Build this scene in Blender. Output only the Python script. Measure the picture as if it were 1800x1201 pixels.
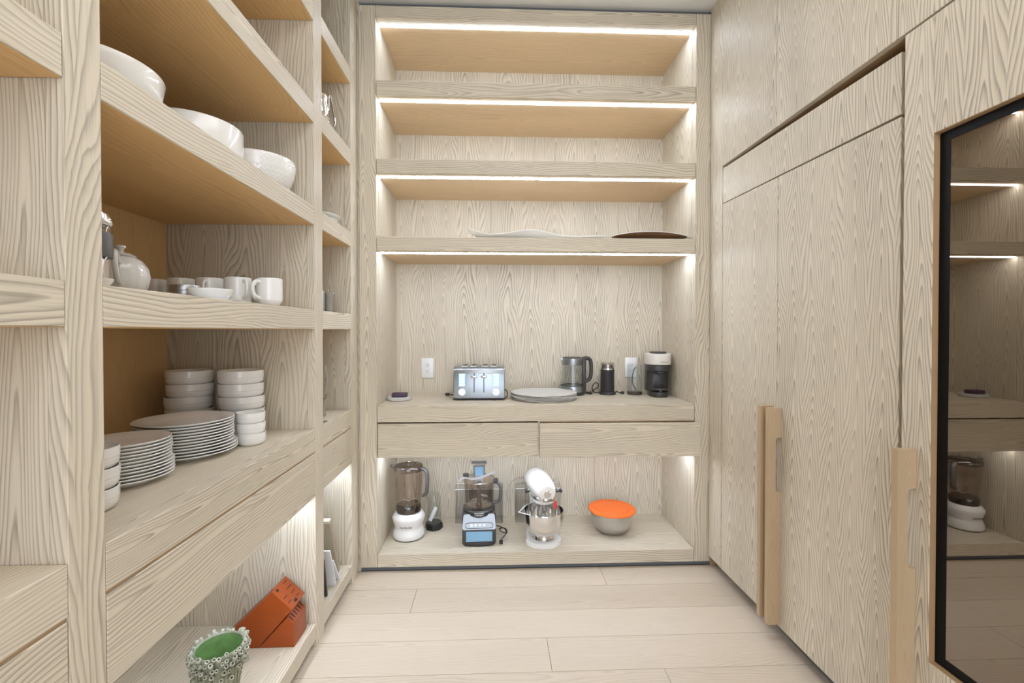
import bpy, bmesh, math, random
from mathutils import Vector, Matrix
random.seed(7)
R = math.radians
S = bpy.context.scene
for o in list(bpy.data.objects): bpy.data.objects.remove(o)
COL = S.collection

# ---------------------------------------------------------------- camera, world, lights, exposure
cam = bpy.data.cameras.new('camera'); cam.lens = 16.0; cam.sensor_width = 36.0
cam.shift_y = -0.0052; cam.clip_start = 0.02
camo = bpy.data.objects.new('camera', cam); COL.objects.link(camo)
camo.location = (0, 0, 1.24); camo.rotation_euler = (R(90 - 0.66), 0, R(-2.15))
S.camera = camo
S.view_settings.view_transform = 'Standard'; S.view_settings.look = 'None'
S.view_settings.gamma = 1.0; S.view_settings.use_curve_mapping = False
S.view_settings.exposure = 0.0
w = bpy.data.worlds.new('world'); S.world = w; w.use_nodes = True
w.node_tree.nodes['Background'].inputs[0].default_value = (0.80, 0.90, 1.0, 1)
w.node_tree.nodes['Background'].inputs[1].default_value = 1.0

def area(name, loc, rot, sx, sy, power, color):
    l = bpy.data.lights.new(name, 'AREA'); l.shape = 'RECTANGLE'; l.size = sx; l.size_y = sy
    l.energy = power; l.color = color
    o = bpy.data.objects.new(name, l); COL.objects.link(o); o.location = loc; o.rotation_euler = rot
    return o
# daylight through the wide opening behind the camera, plus an added, unseen soft fill lamp under the ceiling
area('doorway_daylight', (0.25, -2.45, 1.45), (R(90), 0, 0), 2.6, 2.5, 60, (0.90, 0.97, 1.10))
area('ceiling_fill', (0.20, 0.20, 2.885), (0, 0, 0), 0.9, 2.6, 21, (0.98, 0.98, 1.0))
LED_POWER = 48.0
LED_COLOR = (0.84, 0.96, 1.16, 1)

# ---------------------------------------------------------------- materials
def new_mat(name):
    m = bpy.data.materials.new(name); m.use_nodes = True
    nt = m.node_tree; nt.nodes.clear()
    return m, nt
def N(nt, t, **kw):
    n = nt.nodes.new(t)
    for k, v in kw.items(): setattr(n, k, v)
    return n
def lnk(nt, a, b): nt.links.new(a, b)
def M_(nt, op, a, b=None, c=None):
    n = N(nt, 'ShaderNodeMath', operation=op)
    for i, v in enumerate((a, b, c)):
        if v is None: continue
        if isinstance(v, (int, float)): n.inputs[i].default_value = v
        else: lnk(nt, v, n.inputs[i])
    return n.outputs[0]
def srgb(r, g, b):
    f = lambda c: (c/255/12.92) if c/255 <= 0.04045 else ((c/255+0.055)/1.055)**2.4
    return (f(r), f(g), f(b), 1)

def ash(name, axis, light, dark, W=0.115, S_=16.0, K=46.0, amp=1.0, rough=0.5, strength=1.0, shift=2.0, loops=1.0, vary=0.25, tone=0.0):
    """pale ash: growth-ring lines that form cathedrals along the grain axis, plus open pores"""
    m, nt = new_mat(name)
    tc = N(nt, 'ShaderNodeTexCoord'); oi = N(nt, 'ShaderNodeObjectInfo')
    sp = N(nt, 'ShaderNodeSeparateXYZ'); lnk(nt, tc.outputs['Object'], sp.inputs[0])
    X, Y, Z = sp.outputs
    if axis == 'z': u0, v0 = M_(nt, 'ADD', X, Y), Z
    elif axis == 'x': u0, v0 = M_(nt, 'ADD', Y, Z), X
    else: u0, v0 = M_(nt, 'ADD', X, Z), Y
    rnd = oi.outputs['Random']
    u = M_(nt, 'ADD', u0, M_(nt, 'MULTIPLY', rnd, shift * 1.37))
    v = M_(nt, 'ADD', v0, M_(nt, 'MULTIPLY', rnd, shift * 5.1))
    def noise(su, sv, detail=2.0, off=0.0):
        c = N(nt, 'ShaderNodeCombineXYZ')
        lnk(nt, M_(nt, 'MULTIPLY', u, su), c.inputs[0]); lnk(nt, M_(nt, 'MULTIPLY', v, sv), c.inputs[1])
        c.inputs[2].default_value = off
        n = N(nt, 'ShaderNodeTexNoise'); n.inputs['Scale'].default_value = 1.0; n.inputs['Detail'].default_value = detail
        lnk(nt, c.outputs[0], n.inputs['Vector']); return n.outputs['Fac']
    uw = M_(nt, 'ADD', u, M_(nt, 'MULTIPLY', M_(nt, 'SUBTRACT', noise(1.2, 1.6, 1, 3.3), 0.5), 0.09))
    q = M_(nt, 'DIVIDE', uw, W)
    idn = M_(nt, 'FLOOR', q)
    t = M_(nt, 'SUBTRACT', M_(nt, 'SUBTRACT', q, idn), 0.5)
    t2 = M_(nt, 'MULTIPLY', t, t)
    wn = N(nt, 'ShaderNodeTexWhiteNoise', noise_dimensions='1D'); lnk(nt, idn, wn.inputs['W'])
    # each veneer leaf: a steep central plume that eases into straight grain at its edges; strength differs per leaf
    G = M_(nt, 'ADD', M_(nt, 'MULTIPLY', wn.outputs['Value'], 3.6), 1.3)
    plume = M_(nt, 'SUBTRACT', 1.0, M_(nt, 'EXPONENT', M_(nt, 'MULTIPLY', t2, -1.0 / 0.030)))
    kk = M_(nt, 'ADD', M_(nt, 'MULTIPLY', plume, G), M_(nt, 'MULTIPLY', t2, K))
    v = M_(nt, 'ADD', v, M_(nt, 'MULTIPLY', wn.outputs['Value'], vary))
    v = M_(nt, 'ADD', v, M_(nt, 'MULTIPLY', M_(nt, 'SUBTRACT', noise(0.8, 2.6, 1, 41.0), 0.5), 0.42))
    ring = M_(nt, 'ADD', M_(nt, 'MULTIPLY', v, S_), kk)
    n1 = M_(nt, 'MULTIPLY', M_(nt, 'SUBTRACT', noise(5.0, 1.1, 2.0, 0.0), 0.5), 9.0 * amp)
    n2 = M_(nt, 'MULTIPLY', M_(nt, 'SUBTRACT', noise(34.0, 9.0, 2.0, 7.7), 0.5), 0.7 * amp)
    n3 = M_(nt, 'MULTIPLY', M_(nt, 'SUBTRACT', noise(8.0, 1.6, 1.0, 12.1), 0.5), 5.0 * loops)
    ring = M_(nt, 'ADD', M_(nt, 'ADD', ring, n1), M_(nt, 'ADD', n2, n3))
    fr = M_(nt, 'FRACT', ring)
    line = M_(nt, 'POWER', fr, 2.8)
    edge = N(nt, 'ShaderNodeMapRange'); edge.inputs[1].default_value = 1.0; edge.inputs[2].default_value = 0.86
    edge.inputs[3].default_value = 0.0; edge.inputs[4].default_value = 1.0; lnk(nt, fr, edge.inputs[0])
    line = M_(nt, 'MULTIPLY', line, edge.outputs[0])
    mod = N(nt, 'ShaderNodeMapRange'); mod.inputs[1].default_value = 0.3; mod.inputs[2].default_value = 0.7
    mod.inputs[3].default_value = 0.5; mod.inputs[4].default_value = 1.0; lnk(nt, noise(7.0, 0.9, 2.0, 21.0), mod.inputs[0])
    line = M_(nt, 'MULTIPLY', line, mod.outputs[0])
    pores = N(nt, 'ShaderNodeMapRange'); pores.inputs[1].default_value = 0.50; pores.inputs[2].default_value = 0.74
    lnk(nt, noise(380.0, 9.0, 3.0, 5.0), pores.inputs[0])
    fac = M_(nt, 'ADD', M_(nt, 'MULTIPLY', line, strength), M_(nt, 'MULTIPLY', pores.outputs[0], 0.22))
    broad = M_(nt, 'MULTIPLY', M_(nt, 'SUBTRACT', noise(6.0, 0.7, 1.0, 31.0), 0.5), 0.28)
    fac = M_(nt, 'ADD', fac, broad)
    if tone: fac = M_(nt, 'ADD', fac, M_(nt, 'MULTIPLY', M_(nt, 'SUBTRACT', rnd, 0.5), tone))
    mx = N(nt, 'ShaderNodeMix', data_type='RGBA'); mx.clamp_factor = True
    lnk(nt, fac, mx.inputs['Factor']); mx.inputs['A'].default_value = light; mx.inputs['B'].default_value = dark
    b = N(nt, 'ShaderNodeBsdfPrincipled'); b.inputs['Roughness'].default_value = rough
    b.inputs['Specular IOR Level'].default_value = 0.35
    lnk(nt, mx.outputs['Result'], b.inputs['Base Color'])
    bp = N(nt, 'ShaderNodeBump'); bp.inputs['Strength'].default_value = 0.25; bp.inputs['Distance'].default_value = 0.0006
    bp.invert = True
    lnk(nt, fac, bp.inputs['Height']); lnk(nt, bp.outputs[0], b.inputs['Normal'])
    o = N(nt, 'ShaderNodeOutputMaterial'); lnk(nt, b.outputs[0], o.inputs[0])
    return m

def plain(name, color, rough=0.5, metal=0.0, coat=0.0, bump=0.0, bscale=200.0, vary=0.0, spec=0.5, emit=None, estr=0.0):
    m, nt = new_mat(name)
    b = N(nt, 'ShaderNodeBsdfPrincipled'); o = N(nt, 'ShaderNodeOutputMaterial'); lnk(nt, b.outputs[0], o.inputs[0])
    b.inputs['Base Color'].default_value = color; b.inputs['Roughness'].default_value = rough
    b.inputs['Metallic'].default_value = metal; b.inputs['Coat Weight'].default_value = coat
    b.inputs['Specular IOR Level'].default_value = spec; b.inputs['Coat Roughness'].default_value = 0.05
    if bump or vary:
        tc = N(nt, 'ShaderNodeTexCoord'); n = N(nt, 'ShaderNodeTexNoise'); n.inputs['Scale'].default_value = bscale
        n.inputs['Detail'].default_value = 2; lnk(nt, tc.outputs['Object'], n.inputs['Vector'])
        if bump:
            bp = N(nt, 'ShaderNodeBump'); bp.inputs['Strength'].default_value = bump; bp.inputs['Distance'].default_value = 0.001
            lnk(nt, n.outputs['Fac'], bp.inputs['Height']); lnk(nt, bp.outputs[0], b.inputs['Normal'])
        if vary:
            mx = N(nt, 'ShaderNodeMix', data_type='RGBA'); mx.inputs['A'].default_value = color
            mx.inputs['B'].default_value = tuple(c * (1 - vary) for c in color[:3]) + (1,)
            lnk(nt, n.outputs['Fac'], mx.inputs['Factor']); lnk(nt, mx.outputs['Result'], b.inputs['Base Color'])
    if emit:
        b.inputs['Emission Color'].default_value = emit; b.inputs['Emission Strength'].default_value = estr
    return m

def brushed(name, color, rough=0.28, sx=2.0, sz=400.0, aniso=0.0):
    m, nt = new_mat(name)
    b = N(nt, 'ShaderNodeBsdfPrincipled'); o = N(nt, 'ShaderNodeOutputMaterial'); lnk(nt, b.outputs[0], o.inputs[0])
    tc = N(nt, 'ShaderNodeTexCoord'); mp = N(nt, 'ShaderNodeMapping'); mp.inputs['Scale'].default_value = (sx, sx, sz)
    n = N(nt, 'ShaderNodeTexNoise'); n.inputs['Scale'].default_value = 1.0; n.inputs['Detail'].default_value = 1.0
    lnk(nt, tc.outputs['Object'], mp.inputs[0]); lnk(nt, mp.outputs[0], n.inputs['Vector'])
    mr = N(nt, 'ShaderNodeMapRange'); mr.inputs[3].default_value = rough * 0.75; mr.inputs[4].default_value = rough * 1.25
    lnk(nt, n.outputs['Fac'], mr.inputs[0]); lnk(nt, mr.outputs[0], b.inputs['Roughness'])
    b.inputs['Base Color'].default_value = color; b.inputs['Metallic'].default_value = 1.0
    b.inputs['Anisotropic'].default_value = aniso
    return m

def glass(name, tint=(0.97, 0.98, 0.98, 1), refl=0.03, edge=0.32, rough=0.02, body=0.0, bodycol=(0.8, 0.8, 0.8, 1), gcol=(1, 1, 1, 1)):
    """thin clear wall: passes light straight through, reflects more at grazing angles"""
    m, nt = new_mat(name)
    tr = N(nt, 'ShaderNodeBsdfTransparent'); tr.inputs[0].default_value = tint
    gl = N(nt, 'ShaderNodeBsdfGlossy'); gl.inputs['Roughness'].default_value = rough
    gl.inputs[0].default_value = gcol
    lw = N(nt, 'ShaderNodeLayerWeight'); lw.inputs[0].default_value = 0.5
    p = M_(nt, 'POWER', lw.outputs['Facing'], 3.0)
    f = M_(nt, 'ADD', M_(nt, 'MULTIPLY', p, edge), refl)
    mx = N(nt, 'ShaderNodeMixShader'); lnk(nt, f, mx.inputs[0]); lnk(nt, tr.outputs[0], mx.inputs[1]); lnk(nt, gl.outputs[0], mx.inputs[2])
    out = mx.outputs[0]
    if body:
        df = N(nt, 'ShaderNodeBsdfPrincipled'); df.inputs['Base Color'].default_value = bodycol; df.inputs['Roughness'].default_value = 0.15
        m2 = N(nt, 'ShaderNodeMixShader'); m2.inputs[0].default_value = body
        lnk(nt, out, m2.inputs[1]); lnk(nt, df.outputs[0], m2.inputs[2]); out = m2.outputs[0]
    o = N(nt, 'ShaderNodeOutputMaterial'); lnk(nt, out, o.inputs[0])
    return m

AL = (0.735, 0.652, 0.515, 1); AD = (0.190, 0.160, 0.118, 1)
M = {}
M['ash_z'] = ash('ash veneer upright grain', 'z', AL, AD, W=0.15, S_=6.5, K=13)
M['ash_x'] = ash('ash veneer lengthwise grain', 'x', AL, AD, W=0.13, S_=2.8, K=16, strength=1.0)
M['ash_y'] = ash('ash veneer grain along room', 'y', AL, AD, W=0.13, S_=2.8, K=16, strength=1.0)
M['ash_back'] = ash('ash veneer niche back', 'z', AL, AD, W=0.135, S_=8.0, K=11, amp=0.9, strength=1.1)
M['ash_door'] = ash('ash veneer cathedral doors', 'z', AL, AD, W=0.092, S_=12.0, K=9, amp=0.55, loops=0.8, strength=1.2, vary=0.04)
M['soffit'] = ash('ash underside with warm bounce tint', 'y', (0.84, 0.55, 0.255, 1), (0.46, 0.27, 0.11, 1), W=0.17, S_=3.5, K=12, strength=0.6)  # ash with amber bounce light painted into the colour, left shelf undersides
M['bounce_tint_x'] = ash('ash underside with warm bounce tint lengthwise', 'x', (0.72, 0.54, 0.34, 1), (0.42, 0.29, 0.17, 1), W=0.17, S_=3.5, K=12, strength=0.6)  # milder painted bounce light for the niche undersides
M['back_bounce_tint'] = ash('ash back panel with warm bounce tint', 'z', (0.84, 0.58, 0.30, 1), (0.44, 0.27, 0.12, 1), W=0.15, S_=7.0, K=16, strength=0.45)  # same ash, warm bounce light inside the bays put into the colour
M['floor'] = ash('pale oak floor boards', 'x', (0.66, 0.56, 0.44, 1), (0.38, 0.30, 0.215, 1), W=0.165, S_=4.0, K=16, strength=0.55, rough=0.42, tone=0.22)
M['core'] = ash('warm solid edge', 'z', (0.50, 0.33, 0.18, 1), (0.33, 0.2, 0.1, 1), strength=0.4)
M['ceiling'] = plain('white ceiling paint', (0.78, 0.78, 0.76, 1), 0.9, bump=0.05, bscale=300)
M['wall'] = plain('warm white wall paint', (0.74, 0.71, 0.66, 1), 0.9, bump=0.05, bscale=300)
M['gap'] = plain('shadow gap grey', (0.16, 0.17, 0.18, 1), 0.7, vary=0.2)
M['dark'] = plain('dark cabinet lining', (0.012, 0.012, 0.012, 1), 0.5)
M['led'] = plain('light strip diffuser', (0.9, 0.9, 0.9, 1), 0.5, emit=LED_COLOR, estr=LED_POWER)
M['white'] = plain('white glazed porcelain', (0.90, 0.885, 0.845, 1), 0.22, coat=0.4, bump=0.02, bscale=40)
M['whitep'] = plain('white plastic', (0.86, 0.85, 0.83, 1), 0.35, coat=0.2)
M['black'] = plain('black plastic', (0.018, 0.018, 0.018, 1), 0.35)
M['chrome'] = plain('polished steel', (0.80, 0.80, 0.80, 1), 0.09, metal=1.0)
M['steel'] = brushed('brushed steel', (0.38, 0.41, 0.44, 1), 0.34)
M['frit'] = plain('black glass border', (0.006, 0.006, 0.006, 1), 0.35, spec=0.12)
M['clear'] = glass('clear glass')

# ---------------------------------------------------------------- mesh helpers
def finish(bm, name, mat, parent=None, smooth=False, world=True, mats=None):
    """link a bmesh as one mesh object; if world, verts are in world space and get moved into the parent's frame"""
    if parent is not None and world:
        bmesh.ops.translate(bm, verts=bm.verts, vec=-parent.location)
    bmesh.ops.recalc_face_normals(bm, faces=bm.faces)
    me = bpy.data.meshes.new(name); bm.to_mesh(me); bm.free()
    for x in (mats or [mat]): me.materials.append(x)
    if smooth:
        me.polygons.foreach_set('use_smooth', [True] * len(me.polygons))
        me.set_sharp_from_angle(angle=R(38))
    o = bpy.data.objects.new(name, me); COL.objects.link(o)
    if parent is not None: o.parent = parent
    return o
def B(x0, x1, y0, y1, z0, z1, bm=None, bev=0.0, seg=1, mi=0):
    bm = bm or bmesh.new()
    if x1 < x0: x0, x1 = x1, x0
    if y1 < y0: y0, y1 = y1, y0
    if z1 < z0: z0, z1 = z1, z0
    r = bmesh.ops.create_cube(bm, size=1.0)
    vs = r['verts']
    for v in vs:
        v.co = Vector(((x0 + x1) / 2 + v.co.x * (x1 - x0), (y0 + y1) / 2 + v.co.y * (y1 - y0), (z0 + z1) / 2 + v.co.z * (z1 - z0)))
    if bev:
        es = list({e for v in vs for e in v.link_edges})
        bmesh.ops.bevel(bm, geom=es, offset=bev, segments=seg, affect='EDGES', profile=0.5)
    return bm
def prism(pts, axis, a, b, bm=None, bev=0.0, seg=1):
    """extrude a 2-D polygon along an axis from a to b"""
    bm = bm or bmesh.new()
    def P(p, t):
        return {'x': (t, p[0], p[1]), 'y': (p[0], t, p[1]), 'z': (p[0], p[1], t)}[axis]
    v0 = [bm.verts.new(P(p, a)) for p in pts]; v1 = [bm.verts.new(P(p, b)) for p in pts]
    fs = [bm.faces.new(v0), bm.faces.new(v1[::-1])]
    n = len(pts)
    for i in range(n): fs.append(bm.faces.new((v0[i], v1[i], v1[(i+1) % n], v0[(i+1) % n])))
    if bev:
        es = list({e for f in fs[:2] for e in f.edges})
        bmesh.ops.bevel(bm, geom=es, offset=bev, segments=seg, affect='EDGES', profile=0.5)
    return bm
def lathe(prof, seg=40, bm=None, c=(0, 0, 0), sx=1.0, sy=1.0, a0=0.0, a1=2 * math.pi, rf=None):
    """revolve (r, z) points around z"""
    bm = bm or bmesh.new(); full = abs(a1 - a0 - 2 * math.pi) < 1e-6
    rings = []
    n = seg if full else seg + 1
    for r, z in prof:
        if r < 1e-6: rings.append([bm.verts.new((c[0], c[1], c[2] + z))]); continue
        ring = []
        for i in range(n):
            a = a0 + (a1 - a0) * i / seg
            rr = r * (rf(a, z) if rf else 1)
            ring.append(bm.verts.new((c[0] + rr * sx * math.cos(a), c[1] + rr * sy * math.sin(a), c[2] + z)))
        rings.append(ring)
    for k in range(len(rings) - 1):
        A, Bq = rings[k], rings[k+1]
        m = seg
        for i in range(m):
            j = (i + 1) % n
            if len(A) == 1 and len(Bq) == 1: continue
            if len(A) == 1: bm.faces.new((A[0], Bq[i], Bq[j]))
            elif len(Bq) == 1: bm.faces.new((A[i], Bq[0], A[j]))
            else: bm.faces.new((A[i], Bq[i], Bq[j], A[j]))
    return bm
def smoothpath(pts, n=8, closed=False):
    P = [Vector(p) for p in pts]; out = []
    m = len(P)
    for i in range(m if closed else m - 1):
        p0 = P[(i-1) % m] if (closed or i > 0) else P[i]
        p1, p2 = P[i], P[(i+1) % m]
        p3 = P[(i+2) % m] if (closed or i + 2 < m) else p2
        for k in range(n):
            t = k / n
            out.append(0.5 * ((2 * p1) + (-p0 + p2) * t + (2*p0 - 5*p1 + 4*p2 - p3) * t*t + (-p0 + 3*p1 - 3*p2 + p3) * t**3))
    if not closed: out.append(P[-1].copy())
    return out
def tube(pts, r, bm=None, seg=10, closed=False, sx=1.0, radii=None, up=None):
    bm = bm or bmesh.new(); P = [Vector(p) for p in pts]; n = len(P); rings = []
    prev = None
    for i in range(n):
        a = P[(i-1) % n] if (closed or i > 0) else P[i]
        b = P[(i+1) % n] if (closed or i < n - 1) else P[i]
        t = (b - a).normalized()
        if prev is None:
            u = Vector(up) if up else (Vector((0, 0, 1)) if abs(t.z) < 0.9 else Vector((1, 0, 0)))
            u = (u - t * u.dot(t)).normalized()
        else: u = (prev - t * prev.dot(t)).normalized()
        prev = u; s = t.cross(u)
        rr = radii[i] if radii else r
        rings.append([bm.verts.new(P[i] + (u * math.cos(2*math.pi*k/seg) * sx + s * math.sin(2*math.pi*k/seg)) * rr) for k in range(seg)])
    for i in range(n if closed else n - 1):
        A, Bq = rings[i], rings[(i+1) % n]
        for k in range(seg): bm.faces.new((A[k], A[(k+1) % seg], Bq[(k+1) % seg], Bq[k]))
    if not closed:
        bm.faces.new(rings[0][::-1]); bm.faces.new(rings[-1])
    return bm
def xf(bm, mat, verts=None):
    bmesh.ops.transform(bm, matrix=mat, verts=verts or bm.verts); return bm
def text_mesh(name, s, size, mat, parent, loc, rot=(0, 0, 0), bend=0.0, extr=0.0003, spacing=1.0):
    cu = bpy.data.curves.new('txt', 'FONT'); cu.body = s; cu.size = size; cu.align_x = 'CENTER'; cu.align_y = 'CENTER'
    cu.extrude = extr; cu.space_character = spacing; cu.resolution_u = 2
    t = bpy.data.objects.new('txt', cu); COL.objects.link(t)
    bpy.context.view_layer.update()
    dg = bpy.context.evaluated_depsgraph_get()
    me = bpy.data.meshes.new_from_object(t.evaluated_get(dg)); bpy.data.objects.remove(t)
    if bend:
        for v in me.vertices:
            a = v.co.x / bend; rr = bend + v.co.z
            v.co = Vector((rr * math.sin(a), v.co.y, rr * math.cos(a) - bend))
    me.materials.clear(); me.materials.append(mat); me.name = name
    o = bpy.data.objects.new(name, me); COL.objects.link(o); o.parent = parent
    o.location = loc; o.rotation_euler = rot
    return o
def thing(name, label, cat, loc=(0, 0, 0), rz=0.0, group=None):
    o = bpy.data.objects.new(name, None); COL.objects.link(o); o.empty_display_size = 0.05
    o.location = loc; o.rotation_euler = (0, 0, rz); o['label'] = label; o['category'] = cat
    if group: o['group'] = group
    return o
def tag(o, label, cat, group=None):
    o['label'] = label; o['category'] = cat
    if group: o['group'] = group
    return o
def copy_tree(o, label=None, loc=None, rz=None):
    kids = {}
    for c in bpy.data.objects:
        if c.parent: kids.setdefault(c.parent.name, []).append(c)
    def cp(src, par):
        c = src.copy(); COL.objects.link(c)
        if par: c.parent = par
        for k in kids.get(src.name, []): cp(k, c)
        return c
    r = cp(o, None)
    if label: r['label'] = label
    if loc is not None: r.location = loc
    if rz is not None: r.rotation_euler = (0, 0, rz)
    return r
def struct(o): o['kind'] = 'structure'; return o
# ---------------------------------------------------------------- the setting
FL = 0.0; CE = 2.915
fl = bpy.data.objects.new('floor', None); COL.objects.link(fl); fl['kind'] = 'structure'
finish(B(-1.4, 1.9, -2.6, 2.95, -0.06, -0.012), 'subfloor', M['gap'], fl)
seams = [2.36, 2.185, 2.001, 1.818, 1.635, 1.452, 1.269, 1.086, 0.903, 0.72, 0.537, 0.354, 0.171, -0.012, -0.195, -0.378, -0.561, -0.744, -0.927, -1.11, -1.293, -1.476, -1.659, -1.842, -2.025, -2.208, -2.391, -2.574]
cuts = {0: [0.547], 1: [-0.374], 2: [1.35], 3: [0.208], 4: [0.62], 5: [-0.2]}
rngf = random.Random(3)
for i in range(len(seams) - 1):
    xs = [-0.80] + cuts.get(i, [rngf.uniform(-0.4, 0.9)]) + [1.32]
    for a, b in zip(xs[:-1], xs[1:]):
        if b - a < 0.03: continue
        g = 0.0009
        finish(B(a + g, b - g, seams[i+1] + g, seams[i] - g, -0.012, 0.0), 'plank', M['floor'], fl)
struct(finish(B(-1.4, 1.9, -2.6, 2.95, CE, CE + 0.05), 'ceiling', M['ceiling']))
struct(finish(B(-1.4, 1.9, 2.86, 2.93, 0, CE), 'wall_back', M['wall']))
struct(finish(B(-1.36, -1.285, -2.6, 2.86, 0, CE), 'wall_left', M['wall']))
struct(finish(B(1.80, 1.87, -2.6, 2.86, 0, CE), 'wall_right', M['wall']))
bm = B(-1.285, -0.95, -2.6, -2.5, 0, CE); B(1.45, 1.80, -2.6, -2.5, 0, CE, bm); B(-0.95, 1.45, -2.6, -2.5, 2.6, CE, bm)
struct(finish(bm, 'wall_front', M['wall']))
# recessed scribe strips framing the back niche, flush against ceiling and floor
struct(finish(B(-0.712, -0.690, 2.362, 2.40, 0.0, CE), 'trim_1', M['ash_z']))
struct(finish(B(-0.712, 1.17, 2.372, 2.40, 2.893, CE), 'trim_2', M['gap']))
struct(finish(B(-0.712, 1.17, 2.366, 2.40, 0.0, 0.022), 'baseboard_back', M['gap']))

struct(finish(B(1.137, 1.165, 2.349, 2.36, 0.0, 2.893), 'trim_3', M['core']))
E = 0.0012
# ---------------------------------------------------------------- back shelving unit
YB = 2.353; DB = 2.823; XL0, XL1, XR0, XR1 = -0.690, -0.604, 1.050, 1.135
bu = thing('shelving_unit', 'pale ash built-in shelving niche across the end wall, with lit shelves and two drawers', 'shelving', (0.22, 2.6, 0))
finish(B(XL0, XL1 - E, YB, YB + 0.05, 0.022, 2.893, bev=0.001), 'stile', M['ash_z'], bu)
finish(B(XR0 + E, XR1, YB, YB + 0.05, 0.022, 2.893, bev=0.001), 'stile', M['ash_z'], bu)
finish(B(XL1, XR0, YB, YB + 0.05, 2.831, 2.893, bev=0.001), 'top_rail', M['ash_x'], bu)
finish(B(XL1, XR0, YB + 0.05, DB, 2.831, 2.86), 'top_panel', M['bounce_tint_x'], bu)
finish(B(XL1 - 0.02, XL1, YB + 0.05, DB, 0.022, 2.86), 'side_panel', M['ash_z'], bu)
finish(B(XR0, XR0 + 0.02, YB + 0.05, DB, 0.022, 2.86), 'side_panel', M['ash_z'], bu)
finish(B(XL1 - 0.02, XR0 + 0.02, DB, DB + 0.02, 0.022, 2.86), 'back_panel', M['ash_back'], bu)
for z0, z1 in ((2.440, 2.515), (2.045, 2.118), (1.650, 1.722)):
    finish(B(XL1 + E, XR0 - E, YB, DB, z0 + 0.0015, z1, bev=0.001), 'shelf', M['ash_x'], bu)
    finish(B(XL1 + E, XR0 - E, YB + 0.022, DB, z0, z0 + 0.0012), 'underside_bounce', M['bounce_tint_x'], bu)  # thin added sheet that carries the painted bounce light
finish(B(XL1 + E, XR0 - E, YB, DB, 0.770, 0.855, bev=0.001), 'worktop', M['ash_x'], bu)
finish(B(XL1 + E, XR0 - E, YB, DB, 0.022, 0.088, bev=0.001), 'bottom_shelf', M['ash_x'], bu)
for z, y in ((2.831, 2.412), (2.440, 2.408), (2.045, 2.412), (1.650, 2.418)):
    finish(B(XL1 + 0.004, XR0 - 0.004, y - 0.008, y + 0.008, z - 0.003, z - 0.0002), 'light_strip', M['led'], bu)
# drawers: left one shut, right one pulled out by a finger's width
def drawer(x0, x1, yf, name_parent, zt=0.7625, zb=0.588):
    d = finish(B(x0, x1, yf, yf + 0.022, zb, zt, bev=0.001), 'drawer', M['ash_x'], name_parent)
    bm = B(x0 + 0.02, x0 + 0.034, yf + 0.0225, yf + 0.42, zb + 0.02, zt - 0.02)
    B(x1 - 0.034, x1 - 0.02, yf + 0.0225, yf + 0.42, zb + 0.02, zt - 0.02, bm)
    B(x0 + 0.035, x1 - 0.035, yf + 0.0225, yf + 0.42, zb + 0.02, zb + 0.032, bm)
    bx = finish(bm, 'drawer_box', M['core'], name_parent); bx.parent = d
    return d
drawer(XL1 + 0.003, 0.224, YB, bu)
drawer(0.231, XR0 + 0.020, YB - 0.024, bu, 0.7615, 0.586)
finish(B(XL1 + E, XR0 - E, YB + 0.05, DB, 0.590, 0.600), 'soffit_panel', M['ash_x'], bu)
finish(B(0.2345, XR0 - E, YB + 0.004, YB + 0.02, 0.7636, 0.7698), 'gap_strip', M['core'], bu)
finish(B(0.2245, 0.2335, YB + 0.004, DB, 0.600, 0.770), 'drawer_divider', M['ash_z'], bu)
finish(B(XL1 + 0.004, XR0 - 0.004, 2.420, 2.434, 0.587, 0.5898), 'light_strip', M['led'], bu)

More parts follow.
